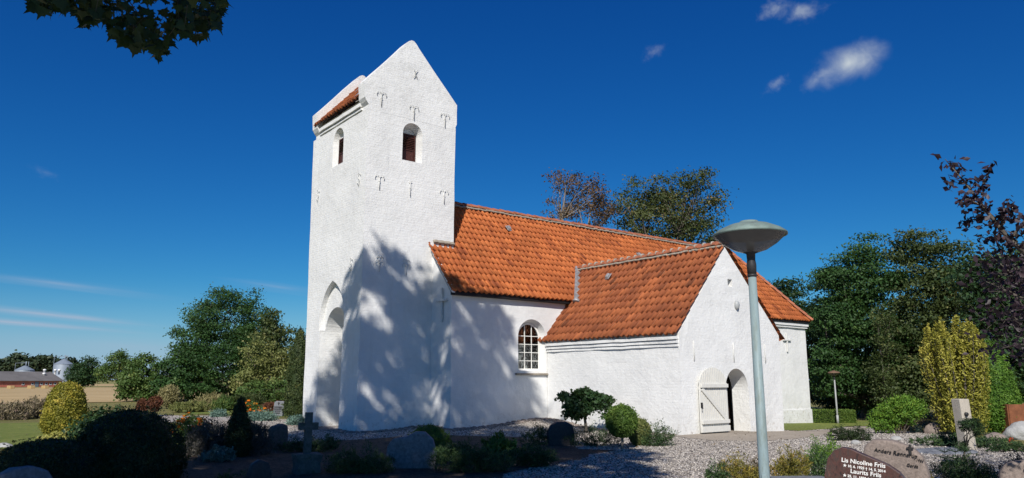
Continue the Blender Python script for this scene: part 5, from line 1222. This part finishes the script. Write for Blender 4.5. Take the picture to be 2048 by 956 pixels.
tree('maple_tree', 'tall green maple with spiky outline behind the distant lamp', 'tree', far(1725, 47), [blob_px(1735, 500, 28, 36, 47), blob_px(1738, 482, 12, 26, 47), blob_px(1704, 498, 12, 26, 47), blob_px(1662, 552, 14, 16, 47), blob_px(1700, 560, 48, 50, 47), blob_px(1760, 570, 50, 55, 47), blob_px(1690, 640, 50, 55, 47), blob_px(1750, 680, 65, 70, 47), blob_px(1680, 740, 55, 60, 47), blob_px(1760, 780, 60, 50, 47), blob_px(1668, 540, 15, 20, 47)], 390, 120, 0.40, 0.165, 'maple', r0=0.25, seed=104, group=G2, shell=0.45, limb_n=60, flat=0.28)
tree('lime_tree', 'wide olive tinted tree behind the golden yew', 'tree', far(1875, 47), [blob_px(1830, 500, 42, 34, 47), blob_px(1812, 480, 14, 22, 47), blob_px(1876, 482, 18, 20, 47), blob_px(1890, 520, 55, 40, 47), blob_px(1850, 580, 70, 50, 47), blob_px(1930, 580, 60, 60, 47), blob_px(1830, 650, 60, 50, 47), blob_px(1910, 680, 80, 70, 47), blob_px(1850, 760, 90, 60, 47), blob_px(1960, 760, 70, 60, 47)], 440, 100, 0.42, 0.17, 'olive', r0=0.28, seed=105, group=G2, shell=0.45, limb_n=60, flat=0.35)
tree('holly_tree', 'dark evergreen thicket filling the shade below the tall maple', 'tree', far(1790, 51), [blob_px(1700, 760, 60, 70, 51), blob_px(1800, 740, 70, 80, 51), blob_px(1900, 740, 80, 90, 51), blob_px(1990, 760, 80, 70, 51), blob_px(1750, 690, 50, 50, 51), blob_px(1850, 680, 60, 60, 51)], 420, 80, 0.40, 0.20, 'maple_dark', r0=0.15, seed=108, group=G2, shell=0.3)
tree('young_tree', 'slim yellow green young tree in front of the tall maple', 'tree', far(1768, 43.5), [blob_px(1766, 640, 20, 30, 43.5), blob_px(1774, 690, 22, 24, 43.5), blob_px(1756, 735, 24, 30, 43.5), blob_px(1770, 785, 26, 30, 43.5)], 130, 34, 0.18, 0.13, 'olive', r0=0.04, seed=106, group=G2, shell=0.2)
tree('dark_tree', 'dense dark green tree close behind the thuja and white boulder', 'tree', far(2030, 36), [blob_px(1975, 545, 40, 45, 36), blob_px(2010, 600, 60, 60, 36), blob_px(2080, 560, 60, 70, 36), blob_px(2010, 700, 70, 60, 36), blob_px(2090, 700, 60, 90, 36), blob_px(2030, 790, 70, 50, 36)], 330, 100, 0.42, 0.17, 'maple_dark', r0=0.25, seed=107, group=G2, flat=0.3)


# copper beech: its trunk stands outside the picture, one branch reaches in at the right
def beech():
    rng = np.random.default_rng(111); base = np.array([10.6, 0.9, 0.0]); base[2] = float(hgt(base[0], base[1])); o = thing('copper_beech', base, 'copper beech with purple leaves and one long bough against the sky', 'tree')
    mb = MB(); D = 10.2; fork = np.array([10.5, 1.3, 3.0]); mb.tube([base + [0, 0, -.2], base + [0, 0, 1.5], fork], [.17, .14, .11], 9)
    P = []; T = []; Tn = []
    def twig(pts, r0, n, spread):
        pts = [np.array(q) for q in pts]; mb.tube(pts, np.linspace(r0, .004, len(pts)), 5, False); seg = np.array(pts); d = np.diff(seg, axis=0); L = np.linalg.norm(d, axis=1); c = np.concatenate([[0], np.cumsum(L)])
        for _ in range(n):
            t = rng.uniform(0.05, 1.0) * c[-1]; i = min(np.searchsorted(c, t) - 1, len(L) - 1); i = max(i, 0); q = seg[i] + d[i] * ((t - c[i]) / L[i]); k = rng.normal(size=3) * spread * (1 - 0.6 * t / c[-1]); P.append(q + k); T.append(unit(d[i] / L[i] + rng.normal(0, .5, 3))); Tn.append(np.clip(rng.normal(.4, .25), 0, 1))
            if rng.random() < .10: mb.tube([q, q + k], [.005, .002], 3, False)
    main = [fork, up3(2110, 560, D), up3(2020, 480, D), up3(1965, 412, D), up3(1930, 365, D), up3(1890, 318, D)]
    twig(main, .045, 420, .20)
    twig([up3(1965, 412, D), up3(1935, 398, D - .2), up3(1922, 402, D - .3)], .012, 60, .07); twig([up3(1985, 435, D), up3(1940, 440, D + .2), up3(1922, 452, D + .2)], .012, 60, .07)
    twig([up3(1955, 390, D), up3(1975, 350, D), up3(1982, 328, D)], .01, 55, .06); twig([up3(2000, 460, D), up3(2015, 415, D), up3(2028, 405, D)], .012, 70, .08)
    twig([up3(2020, 480, D), up3(1980, 480, D + .3), up3(1952, 470, D + .4)], .01, 40, .06); twig([up3(2020, 480, D), up3(2050, 440, D), up3(2090, 400, D)], .02, 120, .16)
    for py0, py1, k in ((560, 545, 3), (620, 560, 3), (640, 640, 3), (680, 700, 3), (600, 500, 2)):
        for q in range(k): twig([fork + rng.normal(0, .2, 3), up3(2120, py0, D + 1.0 * q), up3(2020 + 20 * rng.random(), (py0 + py1) / 2, D + .8 * q + .3), up3(1955 + 60 * rng.random(), py1, D + .8 * q + .6)], .025, 190, .30)
    for q in range(46):                                            # the rest of the crown, outside the picture
        e = np.array([10.6, 0.4, 6.0]) + rng.normal(size=3) * [1.3, 1.3, 1.2]; px, py, zz = seen(e[None])
        if zz[0] > 0 and -60 < px[0] < 2100 and -40 < py[0] < 1000: continue
        twig([fork, (fork + e) / 2 + rng.normal(0, .3, 3), e], .02, 90, .35)
    for q in range(9): twig([fork, np.array([9.6, 1.0, 4.2]), np.array([8.3, .9, 4.7]) + rng.normal(0, .35, 3)], .015, 45, .22)
    P = np.array(P); T = np.array(T); Tn = np.array(Tn); px, py, zz = seen(P); ok = ~((zz > 0) & (px < 2060) & (py > -10) & (py < 310)); P, T, Tn = P[ok], T[ok], Tn[ok]
    V, Fc, tt = leaf_mesh(P, .085, rng, None, .62, .2, Tn, droop=.2, along=T); np_obj('crown', V - base, Fc, LEAF['purple'], o, tt)
    mb.v = [tuple(np.array(v) - base) for v in mb.v]; mb.build('trunk', M['bark'], o, fix=False)
beech()


# big maple behind the camera's left shoulder: its shade lies over the graves and the tower, one bough hangs into the picture
def shade_maple():
    rng = np.random.default_rng(121); base = np.array([-3.2, 4.4, 0.0]); o = thing('sycamore_maple', base, 'sycamore bough with lobed leaves coloured dark for shade, hanging in at the top', 'tree')
    S = np.array(SUN_DIR); U = np.array([.70711, -.70711, 0]); V_ = np.cross(U, S); V_ = V_ if V_[2] > 0 else -V_
    poly = np.array([(-14.3, 4.6), (-13.0, 6.6), (-8.3, 6.9), (-8.0, 8.3), (-8.5, 9.5), (-10.6, 10.3), (-10.6, 11.5), (-9.9, 12.1), (-9.3, 12.3), (-9.6, 14.0), (-10.8, 16.0), (-9.9, 16.9), (-8.7, 18.2), (-7.7, 19.0), (-6.9, 19.0), (-6.1, 19.15), (-5.2, 18.6), (-4.2, 18.75), (-3.6, 18.8), (-3.1, 18.1), (-2.7, 17.3), (-2.0, 16.7), (-1.0, 15), (-1.0, 13), (-.5, 11.7), (.9, 10.7), (.6, 9.2), (.8, 7.9), (.1, 6.8), (-.8, 4.6)])
    def inside(p):
        x, y = p[:, 0], p[:, 1]; r = np.zeros(len(p), bool); n = len(poly)
        for i in range(n):
            (x1, y1), (x2, y2) = poly[i], poly[(i + 1) % n]; c = ((y1 > y) != (y2 > y)) & (x < (x2 - x1) * (y - y1) / (y2 - y1 + 1e-12) + x1); r ^= c
        return r
    n = 12000; p = np.stack([rng.uniform(-14.4, 1.3, n), rng.uniform(4.5, 19.3, n)], 1); p = p[inside(p)]
    a = p @ np.array([.81, -.58]); b_ = p @ np.array([.58, .81])
    nz = np.array([noise.noise(Vector((x * .75, y * 1.25, 3.3))) + .6 * noise.noise(Vector((x * 1.7, y * 2.6, 8.1))) for x, y in zip(a, b_)])
    thr = np.interp(p[:, 1], [11, 13.5, 15.5, 19], [-0.85, -0.42, -0.23, -0.08]); p = p[nz > thr]; p = p[rng.permutation(len(p))[:4200]]
    w = -8.2 + rng.normal(0, 1.7, len(p)); C = U * p[:, :1] + V_ * p[:, 1:2] + S * w[:, None]
    ax = U * .81 - V_ * .58; k = 15; Pn = np.repeat(C, k, 0) + ax * rng.normal(0, .13, (len(C) * k, 1)) + rng.normal(0, .11, (len(C) * k, 3))
    px, py, zz = seen(Pn); ok = ~((zz > 0) & (px > -80) & (px < 2120) & (py > -60) & (py < 1000)); Pn = Pn[ok]
    V, Fc, tt = leaf_mesh(Pn, .22, rng, None, .85, .3); np_obj('crown', V - base, Fc, LEAF['maple_dark'], o, tt)
    mb = MB(); limbs(mb, base, C[rng.permutation(len(C))[:90]], .38, rng, 5.5, 9, .1)
    # the hanging bough: lobed leaves on twigs
    edge = [(60, -10), (72, 22), (110, 24), (160, 32), (172, 62), (192, 42), (216, 50), (228, 76), (270, 104), (292, 92), (318, 124), (340, 100), (348, 62), (392, 82), (422, 64), (442, 44), (458, -10)]
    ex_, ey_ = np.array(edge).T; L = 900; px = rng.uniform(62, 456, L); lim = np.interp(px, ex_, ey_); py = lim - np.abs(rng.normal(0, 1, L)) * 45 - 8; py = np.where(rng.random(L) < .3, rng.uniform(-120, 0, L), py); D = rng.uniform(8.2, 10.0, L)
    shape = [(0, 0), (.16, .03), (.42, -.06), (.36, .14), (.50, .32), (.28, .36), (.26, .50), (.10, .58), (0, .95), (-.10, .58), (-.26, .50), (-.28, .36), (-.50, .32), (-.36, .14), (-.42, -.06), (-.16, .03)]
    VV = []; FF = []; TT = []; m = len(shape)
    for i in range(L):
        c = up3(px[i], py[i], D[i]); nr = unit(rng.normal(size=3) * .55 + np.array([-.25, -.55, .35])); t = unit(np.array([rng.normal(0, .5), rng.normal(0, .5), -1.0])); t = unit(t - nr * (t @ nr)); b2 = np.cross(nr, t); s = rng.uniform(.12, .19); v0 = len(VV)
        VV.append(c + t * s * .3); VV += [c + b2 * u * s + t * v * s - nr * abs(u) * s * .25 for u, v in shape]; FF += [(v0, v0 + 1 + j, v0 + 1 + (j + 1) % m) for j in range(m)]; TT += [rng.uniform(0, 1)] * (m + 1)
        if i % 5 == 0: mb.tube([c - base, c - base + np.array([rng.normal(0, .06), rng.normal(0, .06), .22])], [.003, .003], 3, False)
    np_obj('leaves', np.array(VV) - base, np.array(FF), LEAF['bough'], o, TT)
    h = np.array([-3.0, 4.8, 7.2]); 
    for tgt in ((120, -30), (215, 10), (300, 60), (380, 10), (330, -40), (430, -20)):
        e = up3(tgt[0], tgt[1], 9.2); mb.tube([h - base, (h * .5 + e * .5) - base + [0, 0, .5], e - base], [.05, .02, .005], 5, False)
    mb.build('trunk', M['bark'], o, fix=False)
shade_maple()


def fallen_leaves():
    rng = np.random.default_rng(131); n = 900; x = rng.uniform(2, 24, n); y = rng.uniform(9, 27, n); z = hgt(x, y) + 0.035; ok = ~((x > 10.3) & (y > 21.3)) & ~((x > 13) & (y > 20.2)) & ~((x > 17.2) & (y > 14.2)); P = np.stack([x, y, z], 1)[ok]
    V, Fc, tt = leaf_mesh(P, .06, rng, None, .6, 3.0); o = np_obj('fallen_leaves', V, Fc, LEAF['brown'], None, tt); tag(o, 'dry brown leaves scattered over the gravel', 'leaves', None, 'stuff')
fallen_leaves()


def in_poly(x, y, poly):
    c = np.zeros(len(x), bool); n = len(poly)
    for i in range(n):
        (x1, y1), (x2, y2) = poly[i], poly[(i + 1) % n]; c ^= ((y1 > y) != (y2 > y)) & (x < (x2 - x1) * (y - y1) / (y2 - y1 + 1e-12) + x1)
    return c


def gravel_stones():
    """loose pebbles lying on the gravel sheet"""
    rng = np.random.default_rng(141); n = 300000; x = rng.uniform(1, 29, n); y = rng.uniform(3, 30, n); d = np.hypot(x, y)
    ok = (d > 9.5) & (rng.random(n) < np.clip(1.25 - d / 30, .25, 1)); az = np.arctan2(x, y) - HEAD; ok &= np.abs(az) < R(42)
    ok &= in_poly(x, y, SHEETS['gravel_yard'])
    for k in ('soil_bed', 'paved_path', 'lawn', 'side_lawn', 'grass_strip'): ok &= ~in_poly(x, y, SHEETS[k])
    ok &= ~((x > 10.5) & (y > 21.5) & (y < 26.2)) & ~((x > 13.2) & (y > 20.3) & (y < 26.6)) & ~((x > 17.3) & (x < 22.5) & (y > 14.3) & (y < 21))
    x, y = x[ok], y[ok]; m = len(x); r = rng.uniform(.010, .025, m); a = rng.uniform(0, 6.28, m); z = hgt(x, y) + 0.012; f = rng.uniform(.6, 1.0, m); hh = rng.uniform(.5, .9, m) * r
    c, s_ = np.cos(a), np.sin(a); o = np.zeros(m)
    L = np.stack([np.stack([x + r * c, y + r * s_, z + hh * .5], 1), np.stack([x - r * f * s_, y + r * f * c, z + hh * .45], 1), np.stack([x - r * c, y - r * s_, z + hh * .5], 1), np.stack([x + r * f * s_, y - r * f * c, z + hh * .55], 1),
                  np.stack([x + rng.normal(0, .3, m) * r, y + rng.normal(0, .3, m) * r, z + hh * 1.25], 1), np.stack([x, y, z - .01 + o], 1)], 1)
    i = np.arange(m)[:, None] * 6; Fc = np.concatenate([i + np.array([q]) for q in ((0, 1, 4), (1, 2, 4), (2, 3, 4), (3, 0, 4), (1, 0, 5), (2, 1, 5), (3, 2, 5), (0, 3, 5))], 0)
    t = NT('pebbles'); at_ = t.n('ShaderNodeAttribute', attribute_name='tint'); mt = t.done(t.ramp(at_.outputs['Fac'], [(0, (.07, .063, .06)), (.3, (.22, .20, .18)), (.65, (.42, .375, .335)), (1, (.62, .58, .53))]), .85, None, .25)
    q = np_obj('gravel_stones', L.reshape(-1, 3), Fc, mt, None, np.repeat(rng.uniform(0, 1, m), 6)); tag(q, 'loose pale pebbles covering the gravel yard', 'gravel', None, 'stuff')


gravel_stones()
